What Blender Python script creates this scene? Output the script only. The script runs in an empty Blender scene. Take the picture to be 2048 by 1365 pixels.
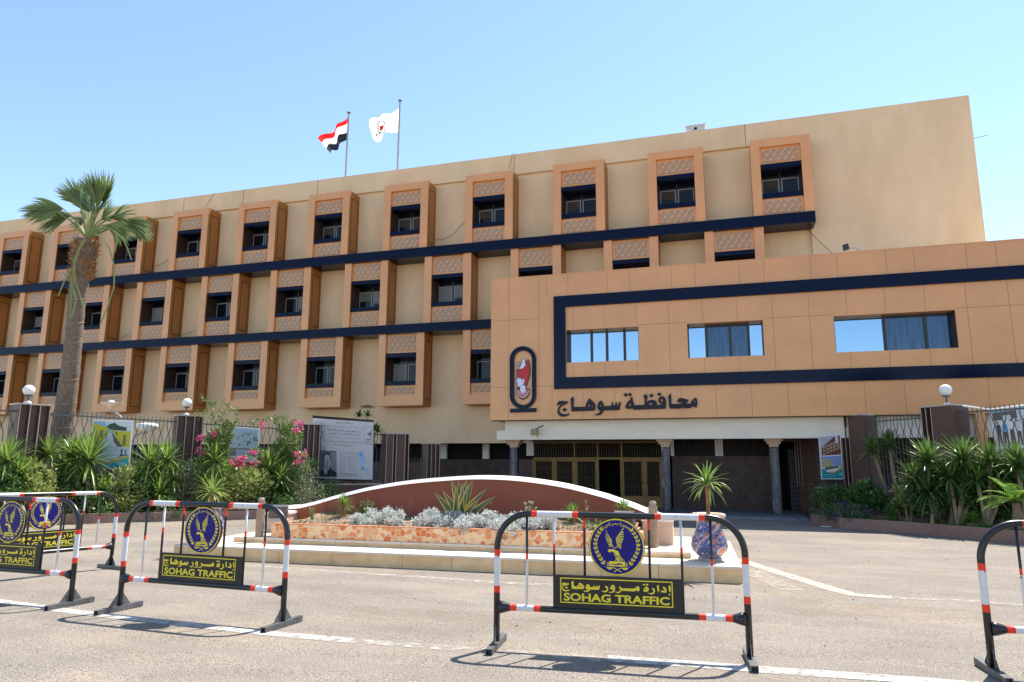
import bpy, bmesh, math, random
from mathutils import Vector, Matrix, geometry
random.seed(7)
PI = math.pi
sc = bpy.context.scene
col = sc.collection

# ------------------------------------------------------------------ camera
F_PX, PITCH, ROLL, YAW, H = 1379.26, 0.1727, 0.0040, 0.2980, 1.6
_fw = Vector((-math.sin(YAW)*math.cos(PITCH), math.cos(YAW)*math.cos(PITCH), math.sin(PITCH)))
_r0 = Vector((math.cos(YAW), math.sin(YAW), 0)); _u0 = _r0.cross(_fw)
_rt = _r0*math.cos(ROLL)+_u0*math.sin(ROLL); _up = _u0*math.cos(ROLL)-_r0*math.sin(ROLL)
cam = bpy.data.objects.new('camera', bpy.data.cameras.new('camera')); col.objects.link(cam)
cam.data.sensor_width = 36; cam.data.lens = F_PX/2048*36; cam.data.clip_start = .05; cam.data.clip_end = 3000
M = Matrix((_rt, _up, -_fw)).transposed().to_4x4(); M.translation = (0, 0, H)
cam.matrix_world = M
sc.camera = cam
# ------------------------------------------------------------------ world and sun
SUN = Vector((0.26, 0.56, 1.08)).normalized()
el = math.asin(SUN.z); az = math.atan2(SUN.x, SUN.y)
w = bpy.data.worlds.new('World'); sc.world = w; w.use_nodes = True
nt = w.node_tree; bg = nt.nodes['Background']
sky = nt.nodes.new('ShaderNodeTexSky'); sky.sky_type = 'NISHITA'; sky.sun_disc = False
sky.sun_elevation = el; sky.sun_rotation = az; sky.altitude = 60; sky.air_density = 1.0; sky.dust_density = 0.1; sky.ozone_density = 1.6
nt.links.new(sky.outputs[0], bg.inputs[0]); bg.inputs[1].default_value = 0.125
sl = bpy.data.lights.new('sun', 'SUN'); sl.energy = 4.2; sl.angle = math.radians(0.53); sl.color = (1, .95, .86)
so = bpy.data.objects.new('sun', sl); col.objects.link(so); so.rotation_euler = SUN.to_track_quat('Z', 'Y').to_euler(); so.location = (20, 20, 40)
sc.view_settings.view_transform = 'Standard'; sc.view_settings.look = 'None'; sc.view_settings.gamma = 1
sc.view_settings.exposure = 1.15
sc.cycles.max_bounces = 6; sc.cycles.diffuse_bounces = 4

# ------------------------------------------------------------------ pixel helpers (photo pixels, 2048 wide)
C0 = Vector((0, 0, H))
def ray(px, py): return _fw + _rt*((px-1024)/F_PX) - _up*((py-682.5)/F_PX)
def at(px, py, d): return C0 + ray(px, py)*d
def onY(px, py, Y): d = ray(px, py); return C0 + d*(Y/d.y)
def onZ(px, py, Z): d = ray(px, py); return C0 + d*((Z-H)/d.z)
def gz(y): return -0.0165*min(max(y-4, 0), 20)
def gnd(px, py):
    z = 0
    for _ in range(25): P = onZ(px, py, z); z = gz(P.y)
    return P
def depth(P): return (Vector(P)-C0).dot(_fw)

# ------------------------------------------------------------------ materials
def new_mat(name):
    m = bpy.data.materials.new(name); m.use_nodes = True
    return m, m.node_tree, m.node_tree.nodes['Principled BSDF']
def mat(name, c, rough=.6, var=.0, scale=4., metal=0., spec=.5, bump=0., bscale=40., c2=None, detail=5., stretch=None, trans=0.):
    m, t, b = new_mat(name)
    b.inputs['Roughness'].default_value = rough; b.inputs['Metallic'].default_value = metal
    b.inputs['Specular IOR Level'].default_value = spec
    b.inputs['Base Color'].default_value = (*c, 1)
    tc = t.nodes.new('ShaderNodeTexCoord'); vec = tc.outputs['Object']
    if stretch:
        mp = t.nodes.new('ShaderNodeMapping'); mp.inputs['Scale'].default_value = stretch
        t.links.new(vec, mp.inputs[0]); vec = mp.outputs[0]
    if var or c2:
        n = t.nodes.new('ShaderNodeTexNoise'); n.inputs['Scale'].default_value = scale; n.inputs['Detail'].default_value = detail; n.inputs['Roughness'].default_value = .65
        t.links.new(vec, n.inputs['Vector'])
        r = t.nodes.new('ShaderNodeValToRGB'); t.links.new(n.outputs[0], r.inputs[0])
        lo = c2 if c2 else tuple(max(0, x*(1-var)) for x in c)
        hi = c if c2 else tuple(min(1, x*(1+var)) for x in c)
        r.color_ramp.elements[0].position = .32; r.color_ramp.elements[0].color = (*lo, 1)
        r.color_ramp.elements[1].position = .68; r.color_ramp.elements[1].color = (*hi, 1)
        t.links.new(r.outputs[0], b.inputs['Base Color'])
    if bump:
        n2 = t.nodes.new('ShaderNodeTexNoise'); n2.inputs['Scale'].default_value = bscale; n2.inputs['Detail'].default_value = 4
        t.links.new(vec, n2.inputs['Vector'])
        bp = t.nodes.new('ShaderNodeBump'); bp.inputs['Strength'].default_value = bump; bp.inputs['Distance'].default_value = .02
        t.links.new(n2.outputs[0], bp.inputs['Height']); t.links.new(bp.outputs[0], b.inputs['Normal'])
    return m
def leaf_mat(name, c, c2, rough=.45, trans=.35, scale=2.5):
    # leaf colour varies leaf by leaf (random per mesh island); thin leaves let some light through
    m, t, b = new_mat(name)
    g = t.nodes.new('ShaderNodeNewGeometry')
    r = t.nodes.new('ShaderNodeValToRGB'); r.color_ramp.elements[0].color = (*c2, 1); r.color_ramp.elements[1].color = (*c, 1)
    t.links.new(g.outputs['Random Per Island'], r.inputs[0]); t.links.new(r.outputs[0], b.inputs['Base Color'])
    b.inputs['Roughness'].default_value = rough
    tr = t.nodes.new('ShaderNodeBsdfTranslucent'); t.links.new(r.outputs[0], tr.inputs[0])
    mx = t.nodes.new('ShaderNodeMixShader'); mx.inputs[0].default_value = trans
    t.links.new(b.outputs[0], mx.inputs[1]); t.links.new(tr.outputs[0], mx.inputs[2])
    t.links.new(mx.outputs[0], t.nodes['Material Output'].inputs[0])
    return m
def nmath(t, op, a, b=None, c=None):
    n = t.nodes.new('ShaderNodeMath'); n.operation = op
    for i, v in enumerate((a, b, c)):
        if v is None: continue
        if isinstance(v, (int, float)): n.inputs[i].default_value = v
        else: t.links.new(v, n.inputs[i])
    return n.outputs[0]
def lattice_mat():
    # pierced screen: rows of triangles, each cut with nested chevron slots
    m, t, b = new_mat('pierced_screen')
    tc = t.nodes.new('ShaderNodeTexCoord'); sp = t.nodes.new('ShaderNodeSeparateXYZ'); t.links.new(tc.outputs['Object'], sp.inputs[0])
    u = nmath(t, 'DIVIDE', sp.outputs[0], .30); v = nmath(t, 'DIVIDE', sp.outputs[2], .215)
    fv = nmath(t, 'FRACT', v)
    row = nmath(t, 'FLOOR', v)
    us = nmath(t, 'ADD', nmath(t, 'SUBTRACT', u, nmath(t, 'MULTIPLY', fv, .5)), nmath(t, 'MULTIPLY', row, .5))
    fa = nmath(t, 'FRACT', us)
    s = nmath(t, 'ADD', fa, fv)
    upt = nmath(t, 'LESS_THAN', s, 1.)
    dl = fa; dr = nmath(t, 'SUBTRACT', 1., s)
    upd = nmath(t, 'MINIMUM', dl, fv)
    dnd = nmath(t, 'MINIMUM', nmath(t, 'SUBTRACT', 1., fa), nmath(t, 'SUBTRACT', s, 1.))
    dd = nmath(t, 'ADD', nmath(t, 'MULTIPLY', upd, upt), nmath(t, 'MULTIPLY', dnd, nmath(t, 'SUBTRACT', 1., upt)))
    fr = nmath(t, 'FRACT', nmath(t, 'MULTIPLY', dd, 6.2))
    slot = nmath(t, 'MULTIPLY', nmath(t, 'GREATER_THAN', fr, .5), nmath(t, 'GREATER_THAN', fv, .07))
    mx = t.nodes.new('ShaderNodeMix'); mx.data_type = 'RGBA'
    mx.inputs[6].default_value = (.82, .47, .25, 1); mx.inputs[7].default_value = (.012, .009, .008, 1)
    t.links.new(slot, mx.inputs[0]); t.links.new(mx.outputs[2], b.inputs['Base Color'])
    b.inputs['Roughness'].default_value = .4
    return m
TAN = (.73, .325, .115)
MT = {}
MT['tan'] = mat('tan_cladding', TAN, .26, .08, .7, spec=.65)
MT['tan_side'] = mat('shaded_tan_cladding', (.40, .16, .04), .45, .06, 1.2, spec=.3)  # darker copy of the tan for the right cheeks, their shade painted in
MT['lattice'] = lattice_mat()
MT['wall'] = mat('cream_stucco', (.83, .595, .365), .85, scale=.8, c2=(.71, .485, .275), bump=.15, bscale=30, detail=12, stretch=(1, 1, .4))
MT['curtain_a'] = mat('beige_curtain', (.15, .12, .09), .9, .3, 6, stretch=(9, 1, .4)); MT['curtain_b'] = mat('brown_curtain', (.07, .045, .03), .9, .3, 6, stretch=(9, 1, .4)); MT['curtain_c'] = mat('grey_blind', (.20, .20, .19), .8, .2, 6, stretch=(.4, 1, 14))
MT['navy'] = mat('navy_panel', (.003, .007, .027), .08, spec=.12)
MT['dark'] = mat('dark_void', (.008, .007, .008), .7, spec=.1); MT['dull_glass'] = mat('matte_dark_glass', (.012, .010, .010), .5, spec=.08)  # dull_glass: near-black, matte, low specular
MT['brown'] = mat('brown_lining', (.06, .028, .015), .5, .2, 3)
MT['frame'] = mat('dark_frame', (.02, .018, .018), .4)
MT['alu'] = mat('pale_sash', (.34, .35, .36), .4)
MT['glass'] = mat('dark_glass', (.006, .007, .009), .05, spec=.3)
MT['mirror'] = mat('mirror_glass', (.30, .43, .55), .02, metal=1.)
MT['mirror2'] = mat('curtained_glass', (.06, .085, .12), .06, .22, 3, metal=1., stretch=(4, 1, .3))
MT['white'] = mat('white_paint', (.78, .74, .68), .6, .05, 2)
MT['beam'] = mat('cream_beam', (.84, .73, .58), .6, .06, 1.0, stretch=(1, 1, 3))
MT['pink'] = mat('beige_stone', (.62, .44, .32), .6, .12, 6)
MT['granite'] = mat('brown_granite', (.185, .098, .070), .42, scale=42, c2=(.05, .028, .022), detail=3, spec=.25)
MT['granite_edge'] = mat('pale_granite_edge', (.5, .4, .35), .35, .2, 30)
MT['granite_dark'] = mat('dark_granite', (.095, .052, .042), .4, scale=3, c2=(.035, .022, .02), spec=.25)
MT['iron'] = mat('grey_iron', (.10, .10, .105), .5, .2, 20)
MT['bronze'] = mat('bronze_frame', (.17, .105, .028), .42, .3, 8, metal=.4)
MT['bronze_dark'] = mat('bronze_grille', (.10, .075, .04), .45, .2, 8, metal=.4)
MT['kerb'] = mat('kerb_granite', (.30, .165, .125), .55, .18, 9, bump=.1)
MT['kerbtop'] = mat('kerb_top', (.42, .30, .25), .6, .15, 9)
MT['soil'] = mat('dry_soil', (.27, .17, .11), .95, .4, 14, bump=.8, bscale=30)
MT['marble'] = mat('cream_marble', (.90, .63, .35), .45, scale=3.2, c2=(.72, .43, .18), detail=10)
MT['marble_top'] = mat('pale_marble_tread', (.74, .63, .50), .45, .08, 5)
MT['joint'] = mat('dark_joint', (.16, .09, .05), .9)
MT['redwall'] = mat('red_painted_wall', (.28, .078, .042), .75, .1, 3, bump=.1)
MT['capstone'] = mat('white_coping', (.84, .78, .70), .6, .04, 4)
MT['black'] = mat('black_paint', (.012, .012, .014), .28, .25, 30)
MT['whitep'] = mat('white_gloss_paint', (.74, .73, .74), .35, scale=26, c2=(.60, .59, .60), detail=8)
MT['redp'] = mat('orange_red_tape', (.80, .045, .012), .35)
MT['signblk'] = mat('sign_black', (.016, .015, .014), .45, .3, 12)
MT['yellow'] = mat('yellow_vinyl', (.66, .50, .02), .45, .12, 20)
MT['blue'] = mat('royal_blue', (.012, .008, .17), .3, .06, 12, spec=.2)
MT['footgrey'] = mat('worn_grey_steel', (.10, .10, .10), .5, .4, 14)
MT['globe'] = mat('opal_globe', (.86, .85, .82), .25)
MT['bark'] = mat('palm_bark', (.20, .145, .105), .9, .45, 9, bump=.8, bscale=24, stretch=(1, 1, 4))
MT['boot'] = mat('palm_boots', (.30, .155, .07), .9, .5, 10)
MT['trunk'] = mat('pale_stem', (.30, .22, .14), .85, .3, 14, stretch=(1, 1, 3))
MT['frond'] = leaf_mat('palm_leaf', (.27, .35, .13), (.11, .17, .055), .34, .38)
MT['petiole'] = mat('petiole', (.20, .25, .08), .5)
MT['yucca'] = leaf_mat('yucca_leaf', (.26, .38, .07), (.09, .17, .04), .34, .42)
MT['cycad'] = leaf_mat('cycad_leaf', (.28, .48, .07), (.14, .28, .04), .38, .45)
MT['yucca_r'] = leaf_mat('shaded_yucca_leaf', (.17, .27, .055), (.05, .10, .028), .3, .3)  # yucca leaf darkened for the right bed: shade side put into the colour
MT['yucca_l'] = leaf_mat('light_yucca_leaf', (.36, .42, .10), (.16, .26, .05), .4, .35)
MT['yucca_d'] = leaf_mat('dark_yucca_leaf', (.09, .17, .045), (.03, .07, .02), .33, .28)
MT['shrub'] = leaf_mat('shrub_leaf', (.46, .50, .15), (.14, .20, .045), .38, .35)
MT['shrub_g'] = leaf_mat('grey_green_leaf', (.30, .34, .19), (.10, .14, .07), .45, .3)
MT['shrub_d'] = leaf_mat('dark_green_leaf', (.11, .22, .045), (.035, .08, .02), .42, .32)
MT['boug'] = leaf_mat('bougainvillea_leaf', (.24, .34, .08), (.07, .13, .03), .42, .36)
MT['pinkf'] = leaf_mat('pink_bract', (.78, .16, .34), (.60, .06, .20), .5, .35)
MT['purple'] = leaf_mat('purple_petal', (.20, .08, .27), (.08, .03, .12), .5, .3)
MT['silver'] = leaf_mat('silver_leaf', (.74, .75, .71), (.44, .46, .41), .7, .3)
MT['dry'] = leaf_mat('dry_leaf', (.36, .26, .17), (.18, .11, .07), .8, .1)
MT['agave'] = leaf_mat('agave_leaf', (.09, .14, .085), (.055, .10, .06), .4, .05)
MT['agave_y'] = mat('agave_margin', (.62, .47, .10), .45)
MT['grass'] = leaf_mat('grass_blade', (.16, .27, .04), (.06, .13, .02), .5, .3)
MT['cable'] = mat('cable', (.10, .075, .055), .7)
MT['pipe'] = mat('tan_pipe', (.30, .22, .14), .55, .2, 8)
MT['fred'] = leaf_mat('flag_red', (.88, .02, .015), (.88, .02, .015), .7, .45); MT['fwhite'] = leaf_mat('flag_white', (.95, .95, .97), (.95, .95, .97), .7, .5); MT['fblack'] = mat('flag_black', (.012, .013, .02), .6)
MT['poleg'] = mat('grey_pole', (.30, .30, .33), .5, .3, 5, stretch=(1, 1, .3))
def chipped(name, c, chip, thr, rough=.3):
    m = mat(name, c, rough, scale=26, c2=tuple(x*.82 for x in c), detail=8); t = m.node_tree; b = t.nodes['Principled BSDF']
    tc = t.nodes.new('ShaderNodeTexCoord'); n = t.nodes.new('ShaderNodeTexNoise'); n.inputs['Scale'].default_value = 19; n.inputs['Detail'].default_value = 6; n.inputs['Roughness'].default_value = .6
    t.links.new(tc.outputs['Object'], n.inputs['Vector']); g = t.nodes.new('ShaderNodeMath'); g.operation = 'GREATER_THAN'; g.inputs[1].default_value = thr; t.links.new(n.outputs[0], g.inputs[0])
    src = b.inputs['Base Color'].links[0].from_socket; mx = t.nodes.new('ShaderNodeMix'); mx.data_type = 'RGBA'; t.links.new(g.outputs[0], mx.inputs[0]); t.links.new(src, mx.inputs[6]); mx.inputs[7].default_value = (*chip, 1); t.links.new(mx.outputs[2], b.inputs['Base Color'])
    return m
MT['whitep'] = chipped('white_gloss_paint', (.74, .73, .74), (.10, .09, .08), .665, .35)
MT['black'] = chipped('black_paint', (.014, .014, .016), (.16, .15, .14), .70, .3)
MT['redp'] = chipped('orange_red_tape', (.86, .035, .006), (.45, .30, .25), .70, .35)
MT['signblk'] = chipped('sign_black', (.010, .009, .008), (.10, .10, .10), .70, .5)
MT['yellow'] = chipped('yellow_vinyl', (.86, .68, .03), (.06, .05, .03), .70, .45)
def pcol(name, c): return mat(name, c, .45)

# ground: worn pale asphalt, speckled, with dusty tan patches
def ground_mat(name='asphalt'):
    m, t, b = new_mat(name)
    tc = t.nodes.new('ShaderNodeTexCoord')
    def noise(s, d, st=None, rough=.6):
        n = t.nodes.new('ShaderNodeTexNoise'); n.inputs['Scale'].default_value = s; n.inputs['Detail'].default_value = d; n.inputs['Roughness'].default_value = rough
        v = tc.outputs['Object']
        if st:
            mp = t.nodes.new('ShaderNodeMapping'); mp.inputs['Scale'].default_value = st; t.links.new(v, mp.inputs[0]); v = mp.outputs[0]
        t.links.new(v, n.inputs['Vector']); return n.outputs[0]
    def ramp(f, stops):
        r = t.nodes.new('ShaderNodeValToRGB'); t.links.new(f, r.inputs[0])
        e = r.color_ramp.elements; e[0].position, e[0].color = stops[0][0], (*stops[0][1], 1); e[1].position, e[1].color = stops[-1][0], (*stops[-1][1], 1)
        for p, c in stops[1:-1]: x = e.new(p); x.color = (*c, 1)
        return r.outputs[0]
    base = ramp(noise(.35, 6, (1, 1.8, 1)), [(.35, (.208, .180, .150)), (.52, (.238, .206, .172)), (.7, (.282, .232, .178))])
    spk = ramp(noise(95, 2, rough=.7), [(.36, (.36, .35, .35)), (.5, (1, 1, 1)), (.62, (1.5, 1.48, 1.45))])
    spk2 = ramp(noise(46, 3), [(.30, (.74, .73, .72)), (.45, (1, 1, 1)), (.75, (1.12, 1.10, 1.07))])
    strk = ramp(noise(1.3, 6, (.7, 1.5, 1)), [(.34, (.86, .85, .85)), (.55, (1, 1, 1)), (.72, (1.10, 1.05, .98))])
    x = base
    for f in (spk, spk2, strk):
        mx = t.nodes.new('ShaderNodeMix'); mx.data_type = 'RGBA'; mx.blend_type = 'MULTIPLY'; mx.inputs[0].default_value = 1
        t.links.new(x, mx.inputs[6]); t.links.new(f, mx.inputs[7]); x = mx.outputs[2]
    t.links.new(x, b.inputs['Base Color']); b.inputs['Roughness'].default_value = .9; b.inputs['Specular IOR Level'].default_value = .25
    bp = t.nodes.new('ShaderNodeBump'); bp.inputs['Strength'].default_value = .5; bp.inputs['Distance'].default_value = .01
    t.links.new(noise(95, 2, rough=.7), bp.inputs['Height']); t.links.new(bp.outputs[0], b.inputs['Normal'])
    return m
MT['asphalt'] = ground_mat()
def worn_paint(name, thr, c=(.52, .49, .445)):
    m, t, b = new_mat(name)
    tc = t.nodes.new('ShaderNodeTexCoord')
    n = t.nodes.new('ShaderNodeTexNoise'); n.inputs['Scale'].default_value = 9; n.inputs['Detail'].default_value = 9; n.inputs['Roughness'].default_value = .75
    t.links.new(tc.outputs['Object'], n.inputs['Vector'])
    r = t.nodes.new('ShaderNodeValToRGB'); r.color_ramp.elements[0].position = thr-.12; r.color_ramp.elements[1].position = thr+.10
    t.links.new(n.outputs[0], r.inputs[0])
    b.inputs['Base Color'].default_value = (*c, 1); b.inputs['Roughness'].default_value = .85
    tr = t.nodes.new('ShaderNodeBsdfTransparent'); mx = t.nodes.new('ShaderNodeMixShader')
    t.links.new(r.outputs[0], mx.inputs[0]); t.links.new(tr.outputs[0], mx.inputs[1]); t.links.new(b.outputs[0], mx.inputs[2])
    t.links.new(mx.outputs[0], t.nodes['Material Output'].inputs[0])
    return m
MT['line'] = worn_paint('worn_white_line', .46); MT['line2'] = worn_paint('faded_white_line', .56, (.50, .45, .38))
MT['line3'] = worn_paint('cream_line', .43, (.44, .385, .32))
def mosaic_mat(name, scale, ramp_stops, grout, gw=.04, stretch=(1, 1, 1), swirl=None):
    m, t, b = new_mat(name)
    tc = t.nodes.new('ShaderNodeTexCoord'); mp = t.nodes.new('ShaderNodeMapping'); mp.inputs['Scale'].default_value = stretch
    t.links.new(tc.outputs['Object'], mp.inputs[0])
    v1 = t.nodes.new('ShaderNodeTexVoronoi'); v1.inputs['Scale'].default_value = scale; v1.inputs['Randomness'].default_value = 1.
    v2 = t.nodes.new('ShaderNodeTexVoronoi'); v2.feature = 'DISTANCE_TO_EDGE'; v2.inputs['Scale'].default_value = scale
    for v in (v1, v2): t.links.new(mp.outputs[0], v.inputs['Vector'])
    sep = t.nodes.new('ShaderNodeSeparateColor'); t.links.new(v1.outputs['Color'], sep.inputs[0])
    r = t.nodes.new('ShaderNodeValToRGB'); r.color_ramp.interpolation = 'CONSTANT'
    e = r.color_ramp.elements; e[0].position, e[0].color = 0, (*ramp_stops[0][1], 1); e[1].position, e[1].color = ramp_stops[1][0], (*ramp_stops[1][1], 1)
    for p, c in ramp_stops[2:]: x = e.new(p); x.color = (*c, 1)
    t.links.new(sep.outputs[0], r.inputs[0])
    edge = nmath(t, 'LESS_THAN', v2.outputs['Distance'], gw)
    colr = r.outputs[0]
    if swirl:
        wv = t.nodes.new('ShaderNodeTexWave'); wv.inputs['Scale'].default_value = 1.3; wv.inputs['Distortion'].default_value = 5; wv.inputs['Detail'].default_value = 1; wv.bands_direction = 'DIAGONAL'
        t.links.new(tc.outputs['Object'], wv.inputs['Vector'])
        for lo, c in ((.955, swirl[0]), (.985, swirl[1])):
            g = nmath(t, 'GREATER_THAN', wv.outputs[1], lo)
            mx = t.nodes.new('ShaderNodeMix'); mx.data_type = 'RGBA'; t.links.new(g, mx.inputs[0]); t.links.new(colr, mx.inputs[6]); mx.inputs[7].default_value = (*c, 1); colr = mx.outputs[2]
    mx = t.nodes.new('ShaderNodeMix'); mx.data_type = 'RGBA'; t.links.new(edge, mx.inputs[0]); t.links.new(colr, mx.inputs[6]); mx.inputs[7].default_value = (*grout, 1)
    t.links.new(mx.outputs[2], b.inputs['Base Color']); b.inputs['Roughness'].default_value = .35
    return m
MT['mosaic'] = mosaic_mat('crazy_paving', 10.5, [(0, (.66, .16, .035)), (.17, (.72, .25, .07)), (.38, (.80, .47, .22)), (.62, (.84, .55, .29)), (.82, (.74, .36, .15))], (.74, .60, .44), .035, (1, 1, 1.1))
MT['vase'] = mosaic_mat('vase_tesserae', 30, [(0, (.03, .035, .22)), (.3, (.05, .06, .30)), (.55, (.02, .03, .14)), (.8, (.65, .16, .04)), (.92, (.5, .5, .5))], (.30, .29, .30), .06, swirl=((.62, .62, .64), (.75, .20, .05)))
MT['colmos'] = mosaic_mat('column_mosaic', 6, [(0, (.015, .015, .022)), (.35, (.05, .05, .06)), (.62, (.018, .02, .06)), (.8, (.14, .135, .14)), (.93, (.06, .045, .02))], (.05, .05, .06), .03, (1.6, 1.6, .5))

# ------------------------------------------------------------------ mesh helpers
class MB:
    def __init__(s): s.v = []; s.f = []; s.m = []
    def face(s, pts, m=0):
        i = len(s.v); s.v += [tuple(p) for p in pts]; s.f.append(tuple(range(i, i+len(pts)))); s.m.append(m)
    def box(s, x0, x1, y0, y1, z0, z1, m=0):
        s.obox((x0, y0, z0), (x1-x0, 0, 0), (0, y1-y0, 0), (0, 0, z1-z0), m)
    def obox(s, o, a, b, c, m=0):
        o, a, b, c = Vector(o), Vector(a), Vector(b), Vector(c); i = len(s.v)
        for p in (o, o+a, o+a+b, o+b, o+c, o+a+c, o+a+b+c, o+b+c): s.v.append(tuple(p))
        for q in ((0, 3, 2, 1), (4, 5, 6, 7), (0, 1, 5, 4), (1, 2, 6, 5), (2, 3, 7, 6), (3, 0, 4, 7)):
            s.f.append(tuple(i+k for k in q)); s.m.append(m)
    def tube(s, pts, r, seg=8, m=0, cap=True, mats=None):
        pts = [Vector(p) for p in pts]; n = len(pts)
        rs = r if isinstance(r, (list, tuple)) else [r]*n
        up = Vector((0, 0, 1)); base = len(s.v); prev = None
        for i, p in enumerate(pts):
            d = (pts[min(i+1, n-1)]-pts[max(i-1, 0)]).normalized()
            if prev is None:
                a = d.cross(up if abs(d.z) < .9 else Vector((0, 1, 0))).normalized()
            else: a = (prev-d*prev.dot(d)).normalized()
            prev = a; b = d.cross(a)
            for k in range(seg):
                t = 2*PI*k/seg; s.v.append(tuple(p+(a*math.cos(t)+b*math.sin(t))*rs[i]))
        for i in range(n-1):
            for k in range(seg):
                k2 = (k+1) % seg
                s.f.append((base+i*seg+k, base+i*seg+k2, base+(i+1)*seg+k2, base+(i+1)*seg+k)); s.m.append(mats[i] if mats else m)
        if cap:
            s.f.append(tuple(base+k for k in reversed(range(seg)))); s.m.append(mats[0] if mats else m)
            s.f.append(tuple(base+(n-1)*seg+k for k in range(seg))); s.m.append(mats[-1] if mats else m)
    def lathe(s, prof, c=(0, 0, 0), seg=24, m=0):
        base = len(s.v); n = len(prof)
        for r, z in prof:
            for k in range(seg): t = 2*PI*k/seg; s.v.append((c[0]+r*math.cos(t), c[1]+r*math.sin(t), c[2]+z))
        for i in range(n-1):
            for k in range(seg):
                k2 = (k+1) % seg; s.f.append((base+i*seg+k, base+i*seg+k2, base+(i+1)*seg+k2, base+(i+1)*seg+k)); s.m.append(m)
        s.f.append(tuple(base+k for k in reversed(range(seg)))); s.m.append(m)
        s.f.append(tuple(base+(n-1)*seg+k for k in range(seg))); s.m.append(m)
    def plate(s, polys, fn, th=0., m=0):
        """polys: [outer, hole, ...] of 2D points; fn(x, y, h) -> 3D; extruded to thickness th"""
        loops = [[Vector((p[0], p[1], 0)) for p in lp] for lp in polys]
        tris = geometry.tessellate_polygon(loops); flat = [p for lp in loops for p in lp]
        i = len(s.v); s.v += [tuple(fn(p.x, p.y, th)) for p in flat]
        for t in tris:
            a, b, c = (flat[k] for k in t)
            if (b-a).cross(c-a).z < 0: t = (t[0], t[2], t[1])
            s.f.append(tuple(i+k for k in t)); s.m.append(m)
        if th:
            k0 = 0
            for lp in loops:
                n = len(lp); j = len(s.v)
                for p in lp: s.v.append(tuple(fn(p.x, p.y, th))); s.v.append(tuple(fn(p.x, p.y, 0)))
                for q in range(n):
                    q2 = (q+1) % n; s.f.append((j+2*q, j+2*q+1, j+2*q2+1, j+2*q2)); s.m.append(m)
    def mesh(s, name, mats, smooth=False):
        me = bpy.data.meshes.new(name); me.from_pydata(s.v, [], s.f); 
        for x in (mats if isinstance(mats, (list, tuple)) else [mats]): me.materials.append(MT[x] if isinstance(x, str) else x)
        me.polygons.foreach_set('material_index', s.m)
        if smooth: me.polygons.foreach_set('use_smooth', [True]*len(s.f))
        me.update(); return me
    def build(s, name, mats, parent=None, smooth=False, loc=None, fix=False):
        me = s.mesh(name, mats, smooth)
        if fix:
            bm = bmesh.new(); bm.from_mesh(me); bmesh.ops.recalc_face_normals(bm, faces=bm.faces); bm.to_mesh(me); bm.free()
        o = bpy.data.objects.new(name, me); col.objects.link(o)
        if parent: o.parent = parent
        if loc is not None: o.location = loc
        return o
def tag(o, label=None, cat=None, group=None, kind=None):
    if label: o['label'] = label
    if cat: o['category'] = cat
    if group: o['group'] = group
    if kind: o['kind'] = kind
    return o
def thing(name, label, cat, loc=(0, 0, 0), rz=0, group=None):
    o = bpy.data.objects.new(name, None); col.objects.link(o); o.location = loc; o.rotation_euler = (0, 0, rz)
    o.empty_display_size = .2
    return tag(o, label, cat, group)
def copy_tree(o, parent=None):
    c = o.copy(); col.objects.link(c)
    if parent: c.parent = parent
    for ch in [x for x in list(o.children)]: copy_tree(ch, c)
    return c

# ------------------------------------------------------------------ text helpers (default font; Arabic letters joined by presentation forms)
AR = {}
for ch, code, n in (('\u0627', 0xFE8D, 2), ('\u0628', 0xFE8F, 4), ('\u0629', 0xFE93, 2), ('\u062A', 0xFE95, 4), ('\u062B', 0xFE99, 4), ('\u062C', 0xFE9D, 4), ('\u062D', 0xFEA1, 4), ('\u062E', 0xFEA5, 4), ('\u062F', 0xFEA9, 2), ('\u0630', 0xFEAB, 2), ('\u0631', 0xFEAD, 2), ('\u0632', 0xFEAF, 2), ('\u0633', 0xFEB1, 4), ('\u0634', 0xFEB5, 4), ('\u0635', 0xFEB9, 4), ('\u0636', 0xFEBD, 4), ('\u0637', 0xFEC1, 4), ('\u0638', 0xFEC5, 4), ('\u0639', 0xFEC9, 4), ('\u063A', 0xFECD, 4), ('\u0641', 0xFED1, 4), ('\u0642', 0xFED5, 4), ('\u0643', 0xFED9, 4), ('\u0644', 0xFEDD, 4), ('\u0645', 0xFEE1, 4), ('\u0646', 0xFEE5, 4), ('\u0647', 0xFEE9, 4), ('\u0648', 0xFEED, 2), ('\u0649', 0xFEEF, 2), ('\u064A', 0xFEF1, 4), ('\u0625', 0xFE87, 2), ('\u0623', 0xFE83, 2), ('\u0626', 0xFE89, 4)):
    AR[ch] = (code, n)
def shape_ar(s):
    out = []; toks = []
    i = 0
    while i < len(s): toks.append(s[i]); i += 1
    for i, ch in enumerate(toks):
        if ch not in AR: out.append(ch); continue
        code, n = AR[ch]
        pj = i > 0 and toks[i-1] in AR and AR[toks[i-1]][1] == 4
        nj = i+1 < len(toks) and toks[i+1] in AR and n == 4
        k = 0 if not pj and not nj else 1 if pj and not nj else 2 if nj and not pj else 3
        out.append(chr(code+k))
    # reverse for left-to-right drawing, keeping runs of digits in order
    res = []; run = []
    for c in reversed(out):
        if c.isdigit(): run.insert(0, c)
        else: res += run; run = []; res.append({'(': ')', ')': '('}.get(c, c))
    return ''.join(res+run)
_tc = {}
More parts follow.
